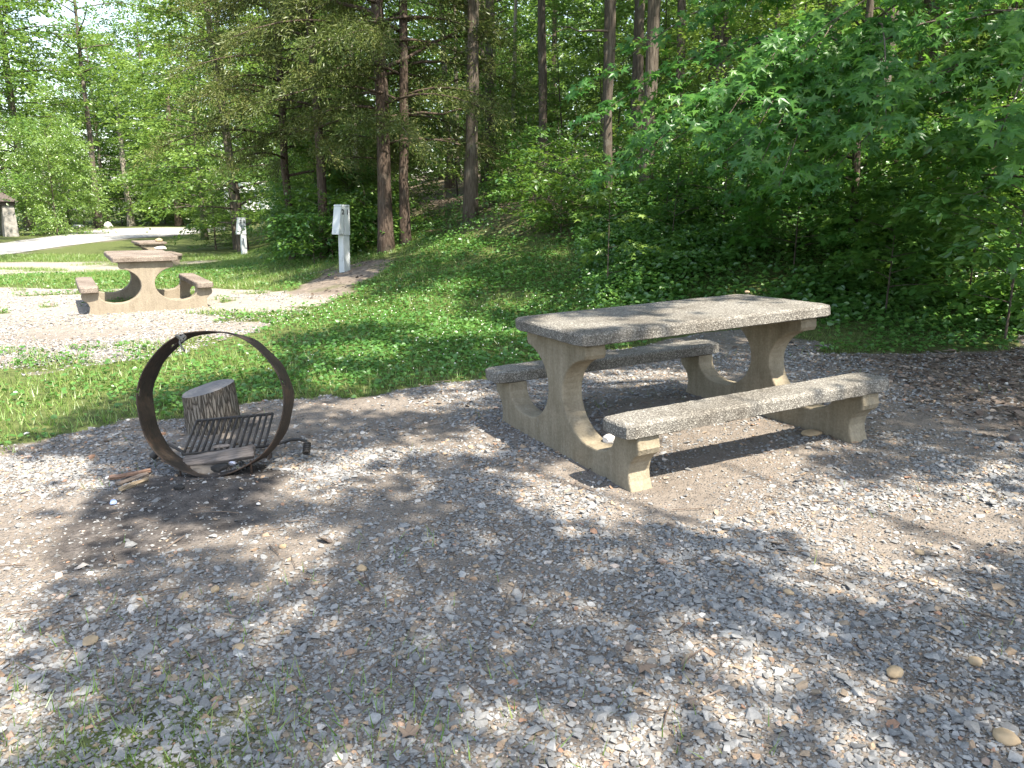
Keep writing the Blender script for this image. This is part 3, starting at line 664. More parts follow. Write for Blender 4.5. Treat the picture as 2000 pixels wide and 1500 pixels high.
def limb_tree(seed, Ht, cb, Rmax, nl, nsp, K, ls, m, bark, prof='round', up=.35, tmpl=LEAF, droop=.25, trunk_r=.1, spl=(.5, 1.0), seg=7):
    """returns trunk, limb and crown meshes; the tree stands at the origin"""
    r = np.random.default_rng(seed); lb = Acc(); O = []; D = []
    zz = np.linspace(-.4, Ht*.96, 12); bend = np.stack([np.cumsum(r.normal(0, .012*Ht/12, 12)), np.cumsum(r.normal(0, .012*Ht/12, 12)), zz], -1); bend[:2, :2] = 0
    rad = trunk_r*(1-np.linspace(0, .88, 12)); rad[0] *= 1.5; rad[1] *= 1.12
    tr = Acc().add(*tube(bend, rad, 10)).mesh('trunk', bark, True)
    for q in range(nl):
        f = (q+r.random())/nl; z = cb+(Ht-cb)*f*.97
        pr = {'round': math.sin(math.pi*min(1, .18+.82*f)**.9)*.9+.12, 'cone': 1-.85*f, 'wide': 1-.55*f**2, 'flat': .75+.25*math.sin(3*f)}[prof]
        ln = Rmax*pr*r.uniform(.7, 1.1); az = q*2.4+r.normal(0, .4); e = up*(.6+.8*f)*r.uniform(.5, 1.3)
        t = np.linspace(0, 1, seg); bx = np.interp(z, zz, bend[:, 0]); by = np.interp(z, zz, bend[:, 1])
        dirh = np.array([math.cos(az), math.sin(az), 0]); sidev = np.array([-dirh[1], dirh[0], 0]); wv = r.normal(0, .08)
        pts = np.array([bx, by, z])+ln*(t[:, None]*dirh+(wv*np.sin(t*3))[:, None]*sidev)+np.array([0, 0, 1.])*(ln*(e*t-droop*.7*t*t))[:, None]
        lb.add(*tube(pts, max(.006, trunk_r*.30*(.4+.6*(1-f)))*(1-.85*t), 5))
        k = r.integers(0, 1, nsp); tt = .22+.78*r.random(nsp)**.75
        o = np.stack([np.interp(tt, t, pts[:, c]) for c in range(3)], -1); a2 = az+r.choice([-1, 1], nsp)*r.uniform(.25, 1.25, nsp)
        O.append(o+r.normal(0, .06*Rmax, (nsp, 3))*np.array([1, 1, .8])); D.append(np.stack([np.cos(a2), np.sin(a2), r.normal(.0, .3, nsp)], -1))
    O = np.vstack(O); D = np.vstack(D); ln = r.uniform(*spl, len(O))
    P, X, N, ts = sprays(r, O, D, ln, K, droop)
    return tr, lb.mesh('branches', bark, True), leafmesh('crown', P, X, N, ls*r.uniform(.7, 1.25, len(P)), tmpl, m, ts)
def plume_tree(seed, Ht, cb, Rmax, nl, npl, K, m, bark, trunk_r):
    """cedar: limbs with hanging feathery plumes of fine scale foliage"""
    r = np.random.default_rng(seed); lb = Acc(); PP = []; XX = []; TT = []
    zz = np.linspace(-.4, Ht, 12); bend = np.stack([np.cumsum(r.normal(0, .02, 12)), np.cumsum(r.normal(0, .02, 12)), zz], -1); bend[:2, :2] = 0
    rad = trunk_r*(1-np.linspace(0, .85, 12)); rad[0] *= 1.5
    tr = Acc().add(*tube(bend, rad, 12)).mesh('trunk', bark, True)
    for q in range(nl):
        f = (q+r.random())/nl; z = cb+(Ht-cb)*f; ln = Rmax*(1-.8*f)*r.uniform(.6, 1.1); az = q*2.4+r.normal(0, .5)
        t = np.linspace(0, 1, 7); dirh = np.array([math.cos(az), math.sin(az), 0]); pts = np.array([0, 0, z])+ln*t[:, None]*dirh+np.array([0, 0, 1.])*(ln*(.28*t-.42*t*t))[:, None]
        lb.add(*tube(pts, max(.008, trunk_r*.22)*(1-.85*t), 5))
        tt = .2+.8*r.random(npl)**.8; o = np.stack([np.interp(tt, t, pts[:, c]) for c in range(3)], -1); a2 = az+r.normal(0, .7, npl)
        d = np.stack([np.cos(a2), np.sin(a2), r.normal(-.15, .35, npl)], -1); l2 = r.uniform(.25, .7, npl); s = r.random((npl, K))
        P = o[:, None]+d[:, None]*(l2[:, None]*s)[..., None]+r.normal(0, .07, (npl, K, 3)); P[..., 2] -= .35*l2[:, None]*s*s
        X = d[:, None]*.8+r.normal(0, .55, (npl, K, 3)); X[..., 2] -= .2; PP.append(P.reshape(-1, 3)); XX.append(X.reshape(-1, 3)); TT.append((np.repeat(r.normal(.5, .2, npl)[:, None], K, 1)+r.normal(0, .12, (npl, K))).ravel())
    P = np.vstack(PP); X = np.vstack(XX); N = r.normal(0, 1, P.shape)
    return tr, lb.mesh('branches', bark, True), leafmesh('crown', P, X, N, r.uniform(.05, .12, len(P)), LEAF, m, np.clip(np.concatenate(TT), 0, 1), .42)

P_TALL = [limb_tree(101+k, 17+k, 6.5, 3.6, 30, 11, 16, .15, M_LEAF, M_BARK, 'round', .5, trunk_r=.15) for k in range(3)]
P_SAP = [limb_tree(201+k, (4.2, 5.4, 6.6, 5.0)[k], (.7, 1.0, 1.2, .6)[k], (1.5, 1.7, 2.0, 1.6)[k], (18, 20, 24, 22)[k], 9, 20, .095, (M_LEAF, M_LEAFL, M_LEAF, M_LEAFL)[k], M_BARK, 'wide', .30, trunk_r=.035, spl=(.35, .75)) for k in range(4)]
P_SHRUB = [limb_tree(301+k, (1.1, 1.5, .8)[k], .08, (.7, .8, .65)[k], 13, 7, 15, .075, (M_LEAF, M_COVER, M_COVER)[k], M_BARK, 'wide', .5, trunk_r=.012, spl=(.2, .45)) for k in range(3)]
P_EDGE = [limb_tree(401+k, (13, 15, 11)[k], (1.2, 1.6, .9)[k], (4.2, 4.4, 3.8)[k], 52, 15, 24, .17, (M_LEAFL, M_LEAF, M_LEAFL)[k], M_BARK, 'wide', .35, trunk_r=.16, spl=(.6, 1.2)) for k in range(3)]
P_CEDAR = [plume_tree(501+k, 12, 2.0, 3.3, 56, 40, 30, M_CEDAR, M_BARKR, .16) for k in range(2)]

def tree(name, proto, P, label, cat='tree', group=None, yaw=0., sc_=1., lean=(0., 0.), trunk=None, zs=1.):
    root = empty(name, (P[0], P[1], P[2]), (lean[0], lean[1], yaw)); root.scale = (sc_, sc_, sc_*zs); tag(root, label, cat, group)
    for nm, me_ in zip(('trunk', 'branches', 'crown'), (trunk or proto[0], proto[1], proto[2])):
        if me_ is not None: link(nm, me_, root)
    return root
def spot(u, y):
    x = (u-1000)/FPX*(y*CP+.0); x = (u-1000)/FPX*y*(1/ (CP) if False else CP+SP*.0)*1.0
    return np.array([x, y, float(zf(x, y))])
def bole(seed, r0, Ht, bark, bend=.02, flare=1.5, stubs=()):
    r = np.random.default_rng(seed); n = 16; zz = np.linspace(-.5, Ht, n); b = np.stack([np.cumsum(r.normal(0, bend, n)), np.cumsum(r.normal(0, bend, n)), zz], -1); b[:, :2] -= b[2, :2]
    rad = r0*(1-.55*np.linspace(0, 1, n)); rad[0] *= flare; rad[1] *= 1+(flare-1)*.35; a = Acc()
    V, F, F2 = tube(b, rad, 14); V = V+r.normal(0, r0*.035, V.shape); a.add(V, F, F2)
    for z, az, ln, el in stubs:
        t = np.linspace(0, 1, 6); p0 = np.array([np.interp(z, zz, b[:, 0]), np.interp(z, zz, b[:, 1]), z]); d = np.array([math.cos(az), math.sin(az), el]); a.add(*tube(p0+ln*t[:, None]*d+r.normal(0, .02, (6, 3)), r0*.32*(1-.75*t), 6))
    return a.mesh('trunk', bark, True)

# singled-out trunks: u (pixel column), distance, radius, material, lean about y, label
MAIN = [
 ('cedar_tree', 752, 16.3, .15, M_BARKR, .0, 'reddish shaggy cedar trunk, thicker left stem of the close pair behind post 21', 'c', ((4.6, 2.9, 2.0, .35), (5.3, .2, 2.4, .3), (3.6, .35, 2.6, .5))),
 ('cedar_tree', 789, 16.6, .105, M_BARKR, .01, 'slimmer reddish cedar trunk, right stem of the close pair behind post 21', 'c2', ((3.0, .4, 2.4, .35), (2.6, .15, 1.9, .12), (3.9, .5, 2.6, .25))),
 ('hardwood_tree', 920, 16.6, .135, M_BARK, .018, 'dark straight trunk rising right of the cedar pair, bare to the top', 'h', ()),
 ('hardwood_tree', 1060, 23., .13, M_BARK, -.01, 'dark trunk deeper in the wood, between the straight dark trunk and the knobby one', 'h', ()),
 ('hardwood_tree', 1182, 14.8, .078, M_BARK, .0, 'slender knobby trunk with a bare side limb, left of the lichen-spotted trunk', 'h', ((2.9, 3.3, 1.0, .05), (4.0, 2.7, .9, .6), (4.4, 3.4, 1.8, .12))),
 ('hardwood_tree', 1262, 14.6, .125, M_BARK, .0, 'thick brown trunk spotted with pale lichen behind the near table', 'h', ((4.4, 3.6, .35, .6),)),
 ('hardwood_tree', 1236, 26., .14, M_BARK, .0, 'grey trunk seen high up just left of the lichen-spotted trunk', 'h', ()),
 ('hardwood_tree', 1379, 24., .17, M_BARK, .0, 'dark grey trunk high between the lichen-spotted trunk and the pale one', 'h', ()),
 ('hardwood_tree', 1592, 20., .085, M_BARKP, .01, 'pale sunlit slim trunk showing between the star-leaved branches', 'h', ()),
 ('hardwood_tree', 1690, 12.4, .125, M_BARK, .05, 'brown shaded trunk leaning behind the star-leaved branches', 'h', ()),
 ('hardwood_tree', 1776, 17., .17, M_BARK, .0, 'stout grey trunk on the leafy slope right of the leaning brown trunk', 'h', ()),
 ('hardwood_tree', 1930, 19., .07, M_BARK, .0, 'thin dark trunk near the right edge on the leaf-littered slope', 'h', ()),
 ('cedar_tree', 632, 18.2, .11, M_BARKR, -.01, 'small cedar behind post 21 with drooping olive foliage', 'c', ()),
 ('cedar_tree', 565, 19.5, .10, M_BARKR, .0, 'olive cedar with drooping boughs at the left end of the cedar group', 'c', ()),
 ('hardwood_tree', 470, 33., .20, M_BARK, -.075, 'leaning trunk behind post 20 with light green layered branches', 'e', ()),
 ('hardwood_tree', 456, 35., .13, M_BARK, -.02, 'thin dark trunk beside the leaning one behind post 20', 'h', ()),
 ('hardwood_tree', 253, 82., .36, M_BARKP, -.02, 'pale grey trunk beyond the road, right of the white boulders', 'e', ()),
 ('hardwood_tree', 347, 82., .40, M_BARKR, .0, 'brown trunk beyond the road at its right-hand end', 'e', ()),
 ('hardwood_tree', 700, 24., .08, M_BARKP, .0, 'thin pale trunk glimpsed left of the cedar pair deep in the wood', 'h', ()),
 ('hardwood_tree', 1004, 27., .07, M_BARKP, .0, 'thin pale trunk deep in the wood right of the straight dark trunk', 'h', ()),
]
for q, (nm, u, y, r0, bk, ln, lab, kind, stubs) in enumerate(MAIN):
    P = spot(u, y); pr = {'c': P_CEDAR[q % 2], 'c2': P_CEDAR[1], 'h': P_TALL[q % 3], 'e': P_EDGE[q % 3]}[kind]
    Ht = 13 if kind != 'h' else 15.5
    tree(nm, (None, pr[1], pr[2]), P, lab, 'tree', None, 0, 1, (0, ln), bole(900+q, r0, Ht, bk, .02 if r0 > .1 else .035, 1.5, stubs))

# star-leaved sweetgum reaching in from the right, sprays of big star leaves
def star_tree(u, y, label):
    P = spot(u, y); root = empty('sweetgum_tree', P); tag(root, label, 'tree'); r = np.random.default_rng(77)
    link('trunk', bole(950, .055, 9, M_BARK, .02, 1.3), root); lb = Acc(); O = []; D = []; ln = []
    # limb tips given as (height, azimuth, length, rise)
    for q in range(66):
        long_ = q >= 46; z = .9+6.2*(q/46)+r.uniform(-.1, .1) if not long_ else r.uniform(1.9, 3.2); az = (r.uniform(1.7, 5.0) if q % 4 else r.uniform(0, 6.28)) if not long_ else r.uniform(3.1, 4.5); L0 = (r.uniform(1.2, 3.2) if z < 2.4 else r.uniform(.9, 2.4)) if not long_ else r.uniform(2.6, 4.0); dr = .42 if not long_ else .62
        t = np.linspace(0, 1, 7); d = np.array([math.cos(az), math.sin(az), 0]); pts = np.array([0, 0, z])+L0*t[:, None]*d+np.array([0, 0, 1.])*(L0*(.30*t-dr*t*t))[:, None]
        lb.add(*tube(pts, .016*(1-.8*t), 5)); k = int(5+L0*5); tt = .2+.8*r.random(k)**.7
        O.append(np.stack([np.interp(tt, t, pts[:, c]) for c in range(3)], -1)); a2 = az+r.normal(0, .8, k); D.append(np.stack([np.cos(a2), np.sin(a2), r.normal(0, .2, k)], -1)); ln.append(r.uniform(.25, .5, k))
    link('branches', lb.mesh('branches', M_BARK, True), root)
    O = np.vstack(O); D = np.vstack(D); ln = np.concatenate(ln); Pp, X, N, ts = sprays(r, O, D, ln, 8, .35, .5)
    N = np.array([-.25, -.55, .75])+r.normal(0, .33, N.shape); X[:, 2] -= .35
    link('crown', leafmesh('crown', Pp, X, N, r.uniform(.065, .11, len(Pp)), STAR, M_STAR, ts), root); return root
star_tree(1668, 10.2, 'young sweetgum with star-shaped leaves on drooping branches, behind the near table')
star_tree(2090, 8.4, 'sweetgum with star-shaped leaves reaching in at the upper right edge')
def sapling_big(u, y, Ht, Rm, tmpl, ls, m, label, seed, nl=12, nsp=7, K=9, name='maple_sapling'):
    p = limb_tree(seed, Ht, .25, Rm, nl, nsp, K, ls, m, M_BARK, 'wide', .45, tmpl, .2, .014, (.22, .45)); return tree(name, p, spot(u, y), label, 'sapling')
sapling_big(1752, 8.3, 1.35, .62, MAPLE, .085, M_COVER, 'small maple sapling with lobed leaves at the forest edge, right of the near table', 31, 16, 9, 10)
sapling_big(2000, 7.0, 2.0, 1.0, OVAL, .105, M_COVER, 'leafy sapling with broad pointed leaves at the right edge of the picture', 32, 22, 11, 10, 'leafy_sapling')
sapling_big(1840, 9.4, 1.7, .85, OVAL, .095, M_COVER, 'bushy green sapling behind the maple sapling on the right bank', 35, 18, 10, 9, 'leafy_sapling')
sapling_big(1560, 10.2, 1.3, .75, MAPLE, .085, M_STAR, 'low dark maple sapling behind the far end of the near tabletop', 36, 16, 9, 9)
sapling_big(1915, 8.2, 1.15, .55, OVAL, .09, M_LEAF, 'low dark green sapling beside the maple sapling on the right bank', 33, 12, 7, 9, 'leafy_sapling')
sapling_big(1190, 10.6, 1.55, .55, STAR, .085, M_LEAFL, 'bright yellow-green sprig of star leaves hanging before the knobby trunk', 34, 9, 5, 7, 'sweetgum_sapling')

# deeper wood: tall trees, understorey saplings, shrubs
r = np.random.default_rng(5)
def in_wood(u, y):
    P = spot(u, y); return P, float(rise(P[0], P[1])[1])
GT = 'tall trees deep in the wood'
cnt = 0
for k in range(170):
    u = r.uniform(480, 2350); y = r.uniform(19, 62)
    P, s = in_wood(u, y)
    if s < 5: continue
    pr = P_TALL[k % 3]; cnt += 1
    if cnt > 62: break
    tree('hardwood_tree', (None, pr[1], pr[2]), P, 'slim grey-brown forest tree deep in the shaded wood behind the clearing', 'tree', GT, r.uniform(0, 6.28), r.uniform(.85, 1.15), (r.normal(0, .015), r.normal(0, .02)), bole(2000+k % 7, (.08, .10, .12, .15, .09, .07, .13)[k % 7], 15.5, (M_BARK, M_BARK, M_BARKP)[k % 3], .03) if cnt < 8 else None or bpy.data.meshes.get('trunk_pool_%d' % (k % 7)) or pr[0])
GS = 'understorey saplings in the wood'
cnt = 0
for k in range(400):
    u = r.uniform(430, 2250); y = 14.5+33*r.random()**1.3
    P, s = in_wood(u, y)
    if s < 4.6 or cnt >= 120 or (930 < u < 1480 and y < 25 and k % 5): continue
    cnt += 1
    tree('understorey_sapling', P_SAP[k % 4], P, 'layered light green understorey sapling among the trunks of the wood', 'sapling', GS, r.uniform(0, 6.28), r.uniform(.7, 1.3), (r.normal(0, .05), r.normal(0, .05)))
GB = 'shrubs along the forest edge'
for k in range(110):
    u = r.uniform(520, 2150); lo = 12.5 if u < 1300 else 9.5; y = lo+9*r.random()**1.2
    P, s = in_wood(u, y)
    if s < (3.6 if u < 1200 else 2.6): continue
    tree('forest_shrub', P_SHRUB[k % 3], P, 'low leafy green shrub at the shaded forest edge above the grass bank', 'shrub', GB, r.uniform(0, 6.28), r.uniform(.6, 1.25), (r.normal(0, .08), r.normal(0, .08)))

GL = 'saplings crowding the foot of the cedars'
for k in range(34):
    u = r.uniform(560, 742); y = r.uniform(19.5, 30); P, s = in_wood(u, y); pr = P_SAP[(0, 3, 1, 0)[k % 4]]
    tree('understorey_sapling', pr, P, 'leafy green sapling crowding the foot of the cedars behind the numbered posts', 'sapling', GL, r.uniform(0, 6.28), r.uniform(.45, .85))
for k in range(36):
    u = r.uniform(560, 745); y = r.uniform(16.8, 21); P, s = in_wood(u, y)
    tree('forest_shrub', P_SHRUB[k % 3], P, 'leafy shrub at the foot of the cedars, left end of the wood', 'shrub', 'shrubs at the foot of the cedars', r.uniform(0, 6.28), r.uniform(.8, 1.35))

# left: trees round the road, big feathery bush, far trees behind the road
LEFT = [('hardwood_tree', 55, 66., 'T', 1.75, 'high-crowned hazy tree in the upper left corner, over the road'), ('hardwood_tree', 190, 74., 'T', 1.9, 'high-crowned hazy tree rising above the road, left of centre-left trees'), ('hardwood_tree', 50, 72., 0, 2.0, 'very tall hazy tree reaching the top of the picture at far left'), ('hardwood_tree', 300, 96., 1, 1.75, 'tall hazy green tree far behind the brown trunk beyond the road'), ('hardwood_tree', 130, 92., 0, 1.15, 'low hazy tree far off beneath the gap of blue sky'), ('hardwood_tree', 400, 88., 2, 1.9, 'broad pale green tree at the right-hand end of the road'), ('hardwood_tree', 205, 90., 0, 1.6, 'hazy green tree rising behind the white boulders'),
        ('hardwood_tree', -110, 42., 1, 1.25, 'tall green tree filling the upper left corner of the picture'), ('hardwood_tree', 610, 40., 2, 1.05, 'bright green bushy tree at the left end of the wood behind post 20'), ('hardwood_tree', 395, 47., 0, 1.1, 'light green leafy tree spreading over the road behind the far tables'), ('hardwood_tree', 250, 100., 2, 2.0, 'tall tree at the very back beyond the road'), ('hardwood_tree', -30, 64., 2, 1.9, 'big green tree rising above the feathery bush at the left edge'), ('hardwood_tree', 20, 100., 1, 1.25, 'hazy tree behind the feathery bush'), ('hardwood_tree', 690, 42., 0, 1.1, 'green tree between post 20 and the cedars, back in the wood')]
for nm, u, y, k, s, lab in LEFT: tree(nm, P_TALL[0] if k == 'T' else P_EDGE[k], spot(u, y), lab, 'tree', None, u, s)
tree('hardwood_tree', (None, P_TALL[1][1], P_TALL[1][2]), spot(-95, 26), 'tall tree just outside the left edge, its high leaves hanging into the corner', 'tree', None, 1., 1., (0, 0), bole(981, .16, 15, M_BARK, .02))
bush = limb_tree(601, 5.4, .15, 3.6, 60, 14, 26, .15, M_LEAFL, M_BARK, 'wide', .42, trunk_r=.06, spl=(.6, 1.3), droop=.35)
tree('feathery_bush', bush, spot(106, 56), 'big feathery yellow-green bush beside the stone pillar at the left', 'bush', None, 0, .92, zs=1.5)
tree('leafy_bush', P_EDGE[2], spot(415, 36)+np.array([0, 0, -.2]), 'dense dark green bush between the far table and post 20', 'bush', None, 1., .30)
tree('leafy_bush', P_EDGE[1], spot(450, 40)+np.array([0, 0, -.2]), 'green bush at the foot of the leaning trunk behind post 20', 'bush', None, 4., .28)
for k, (u, y, s) in enumerate(((120, 84, .5), (180, 86, .5), (235, 84, .45), (295, 85, .5), (350, 86, .5), (400, 82, .5), (440, 74, .5), (160, 92, .6), (320, 92, .6))):
    tree('undergrowth_bush', P_EDGE[k % 3], spot(u, y)+np.array([0, 0, -.3]), 'low green undergrowth bush lining the far side of the road', 'bush', 'bushes lining the far side of the road', k, s)
for u, w_, h_, lab in ((148, 1.15, .38, 'low white boulder beside the feathery bush across the road'), (207, .95, .62, 'blocky white boulder across the road, right of the low one')):
    P = G(u, 444); d = P[1]; o = put_rock('boulder', (P[0], P[1]+.4, P[2]+h_*.3), (w_*.5, w_*.42, h_*.62), M_BOULDER, int(u), lab, 'boulder', .3, flat=True)

# far-off wood closing the view behind everything
r = np.random.default_rng(91); Pn = []; tn = []; sn = []
for k in range(300):
    u = r.uniform(60, 2500); y = r.uniform(56, 105) if u > 520 else r.uniform(96, 130)
    x = (u-1000)/FPX*y; Ht = r.uniform(13, 22)*(1 if u > 330 else 1.1)
    if u < 90: Ht *= .55
    n = 560; a = r.uniform(0, 6.28, n); h = r.random(n); rr = (2.0+1.8*r.random())*np.sqrt(r.random(n))*(1.15-.6*h); cl_ = r.normal(0, .5, (14, 3)); w_ = r.integers(0, 14, n)
    Pn.append(np.stack([x+rr*np.cos(a), y+rr*np.sin(a), float(zf(x, y))+.2+Ht*h], -1)+cl_[w_]); tn.append(np.clip(r.normal(.5, .18)+r.normal(0, .14, n), 0, 1)); sn.append(r.uniform(.35, .6, n))
Pn = np.vstack(Pn); Xn = r.normal(0, 1, Pn.shape); Xn[:, 2] *= .4; Nn = np.array([0, -.4, .8])+r.normal(0, .45, Pn.shape)
o = link('distant_wood', leafmesh('distant_wood', Pn, Xn, Nn, np.concatenate(sn), OVAL, M_LEAF, np.concatenate(tn), 1.2)); tag(o, 'green mass of far-off wood closing the view behind the trees', 'wood', kind='stuff')

# stone shelter at the left edge
P = G(22, 462); sh = empty('stone_shelter', P, (0, 0, R(42))); tag(sh, 'open shelter with a pale stone pillar and low dark roof at the left edge', 'shelter')
for x, y in ((0, 0), (-4.2, 0), (0, 4.2), (-4.2, 4.2)):
    bm = prism(rect(x-.42, x+.42, y-.42, y+.42, -.2), rect(x-.34, x+.34, y-.34, y+.34, 2.05)); link('pillar', bm_mesh('pillar', bm, M_PILLAR), sh)
link('beam', bm_mesh('beam', prism(rect(-4.7, .42, -.42, 4.65, 2.055), rect(-4.7, .42, -.42, 4.65, 2.3)), M_ROOF), sh)
link('roof', bm_mesh('roof', prism(rect(-5.0, .62, -.62, 4.9, 2.303), rect(-2.8, -1.4, 1.4, 2.8, 3.9)), M_ROOF), sh)

# white camper glimpsed through the trees
P = spot(497, 60.); cp = empty('camper_trailer', (P[0], P[1], P[2]+.35), (0, 0, R(8))); tag(cp, 'white camper trailer half hidden by trees behind post 20', 'camper')
link('body', bm_mesh('body', prism(rect(-2.0, 2.0, -1.1, 1.1, .55), rect(-1.9, 1.9, -1.0, 1.0, 2.7)), M_CAMPER), cp)
for x in (-1.2, .1, 1.2):
    link('window', bm_mesh('window', prism(rect(x-.35, x+.35, -1.12, -1.04, 1.55), rect(x-.35, x+.35, -1.09, -1.02, 2.15)), M_GLASSD), cp)
for x in (-.6, .6):
    a = np.array([[x, -1.15, .32], [x, -1.0, .32], [x, -.9, .32]]); link('wheel', Acc().add(*tube(a, .34, 20)).mesh('wheel', M_TYRE, False), cp)

# ------------------------------------------------------------------ overhead trees whose shade dapples the clearing
SHADE = [tuple(G(u, v, 30)[:2]) for u, v in [(0, 1340), (120, 1230), (240, 1110), (170, 1060), (150, 1010), (210, 950), (200, 905), (60, 900), (80, 850), (250, 780), (560, 715), (560, 650), (640, 600), (700, 560), (690, 540), (615, 515), (610, 450), (705, 450), (1200, 440), (1500, 470), (2000, 500), (2200, 620), (2300, 1500), (0, 1500)]]
SHADE = [p if not (p[1] < 2.0) else p for p in SHADE]+[]
LIT = [(540, 1068, 70, 18, 0), (575, 1190, 60, 26, 0), (380, 1052, 110, 14, 0), (760, 790, 160, 14, 0), (880, 772, 60, 12, 0), (720, 905, 50, 18, 0), (560, 950, 60, 20, 0), (840, 860, 45, 12, 0),
       (1350, 838, 130, 22, 0), (1290, 738, 150, 14, 0), (1420, 922, 150, 34, 0), (1130, 945, 85, 26, 0), (1450, 1010, 110, 22, 0), (1190, 1003, 110, 12, 0), (1650, 1115, 160, 26, 0), (1860, 975, 120, 34, 0), (1960, 925, 80, 18, 0), (1900, 1050, 110, 24, 0), (1850, 1150, 80, 16, 0), (1720, 1040, 60, 14, 0),
       (1400, 1290, 64, 48, 0), (1350, 1345, 50, 30, 0), (1900, 1372, 100, 26, 0), (1700, 1470, 90, 26, 0), (1400, 1485, 60, 24, 0), (1130, 1468, 85, 32, 0), (700, 1460, 70, 40, 0), (1600, 1390, 50, 18, 0), (1080, 1172, 70, 14, 0), (40, 1400, 70, 34, 0), (990, 1440, 40, 20, 0),
       (1450, 768, 160, 22, .38), (1540, 745, 90, 20, .38), (1230, 815, 60, 14, .38), (1420, 600, 130, 12, .77), (1250, 625, 80, 10, .77), (1560, 598, 60, 8, .77), (1100, 640, 30, 6, .77), (1060, 735, 60, 10, .38),
       (1020, 592, 75, 22, 0), (1140, 560, 45, 18, 0), (700, 690, 85, 18, 0), (645, 742, 55, 18, 0), (1120, 500, 65, 14, 0), (1760, 630, 210, 24, 0), (1700, 655, 120, 18, 0), (1950, 602, 70, 40, 0), (1520, 522, 45, 18, 0), (840, 660, 50, 10, 0), (980, 500, 50, 10, 0), (900, 560, 40, 10, 0), (790, 620, 50, 8, 0),
       (1600, 545, 130, 26, .35), (1850, 575, 150, 34, .35), (1480, 580, 70, 16, .2), (1250, 520, 80, 14, .1), (830, 585, 80, 14, 0), (700, 625, 80, 12, 0), (1080, 470, 80, 10, 0), (900, 640, 70, 10, 0), (1180, 600, 50, 12, 0),
       (1950, 480, 90, 40, .6), (1740, 410, 60, 30, .8), (1930, 350, 90, 30, 1.0)]
ell = []
for u, v, ru, rv, z in LIT:
    if v > 890 and not z: ru, rv = ru*1.22, rv*1.3
    f = (lambda a, b: at_plane(a, b, z+.05)) if z else G
    c = f(u, v); ax_ = f(u+ru, v)-c; ay_ = f(u, v-rv)-c; c = c-SUN*((c[2]-float(zf(c[0], c[1])))/SUN[2] if z else 0)
    inf_ = (.07 if z > .7 else .15) if z else (.10 if v < 1110 else .045); ax_ = ax_[:2]*(1+inf_/np.linalg.norm(ax_[:2])); ay_ = ay_[:2]*(1+inf_/np.linalg.norm(ay_[:2])); ell.append((c[:2], np.linalg.inv(np.stack([ax_, ay_], 1)+np.eye(2)*1e-6)))
def shaded(x, y):
    wx, wy = warp(x, y, .16, 2.6); pst = (x+3.55)**2+(y-15.25)**2 < 1.1; s = inpoly(SHADE, wx, wy) | ((y < 2.2) & (x > -1.2))
    s = s | pst; s &= ~(~pst & (y > 8.5) & (fbm(x*.8+11, y*.8+5) > np.where(x > 1.8, .60, .53)))
    for c, M in ell:
        d = M @ np.stack([wx-c[0], wy-c[1]]); s &= (d**2).sum(0) > 1
    return s
r = np.random.default_rng(21)
cell = .19; gx_, gy_ = np.meshgrid(np.arange(-5, 13, cell), np.arange(-1, 17, cell)); gx_ = gx_.ravel()+r.uniform(-.1, .1, gx_.size); gy_ = gy_.ravel()+r.uniform(-.1, .1, gy_.size)
ok = shaded(gx_, gy_) & (r.random(gx_.size) < .985); gx_, gy_ = gx_[ok], gy_[ok]
TR = np.array([(6.6, 3.6), (5.8, -2.2), (9.0, 8.2), (1.5, -7.0)])
hh = 5.6+1.2*r.random(gx_.size)+2.0*fbm(gx_*.35+70, gy_*.35+3)
Pc = np.stack([gx_, gy_, zf(gx_, gy_)], -1)+SUN[None]*(hh/SUN[2])[:, None]
near = np.argmin(((Pc[:, None, :2]-TR[None])**2).sum(-1), 1)
OL = ['tall shade tree right of the picnic clearing, outside the picture', 'tall shade tree behind the photographer on the right', 'tall shade tree on the right bank beyond the clearing edge', 'tall shade tree standing behind the photographer']
for t_, (tx, ty) in enumerate(TR):
    m_ = near == t_
    if not m_.any(): continue
    base = np.array([tx, ty, float(zf(tx, ty))]); root = empty('shade_tree', base); tag(root, OL[t_], 'tree', 'shade trees round the clearing')
    link('trunk', bole(970+t_, .17, 8.5, M_BARK, .03), root)
    C = Pc[m_]-base; K = 23; P = C[:, None]+r.normal(0, 1, (len(C), K, 3))*np.array([.10, .10, .11]); P = P.reshape(-1, 3); X = r.normal(0, 1, P.shape); X[:, 2] *= .4; N = np.array([0, 0, 1.])+r.normal(0, .35, P.shape)
    link('crown', leafmesh('crown', P, X, N, r.uniform(.10, .16, len(P)), LEAF, M_LEAF, np.clip(r.normal(.5, .2, len(P)), 0, 1)), root)
    lb = Acc(); keys = np.round(C[:, :2]/1.6).astype(int)
    for kk in np.unique(keys, axis=0):
        c = C[(keys == kk).all(1)].mean(0); s = np.linspace(0, 1, 8); st = np.array([0, 0, 4.2+.3*r.random()]); pts = st+(c-st)*s[:, None]; pts[:, 2] += .5*np.sin(s*np.pi); lb.add(*tube(pts, .045*(1-.85*s), 5))
    link('branches', lb.mesh('branches', M_BARK, True), root)
for k, (x, y) in enumerate(((14.5, 15.), (16., 9.), (18., 19.))):
    tree('shade_tree', P_TALL[k % 3], (x, y, float(zf(x, y))), 'tall forest tree on the right bank outside the picture', 'tree', 'tall trees on the right bank', k, 1.05)

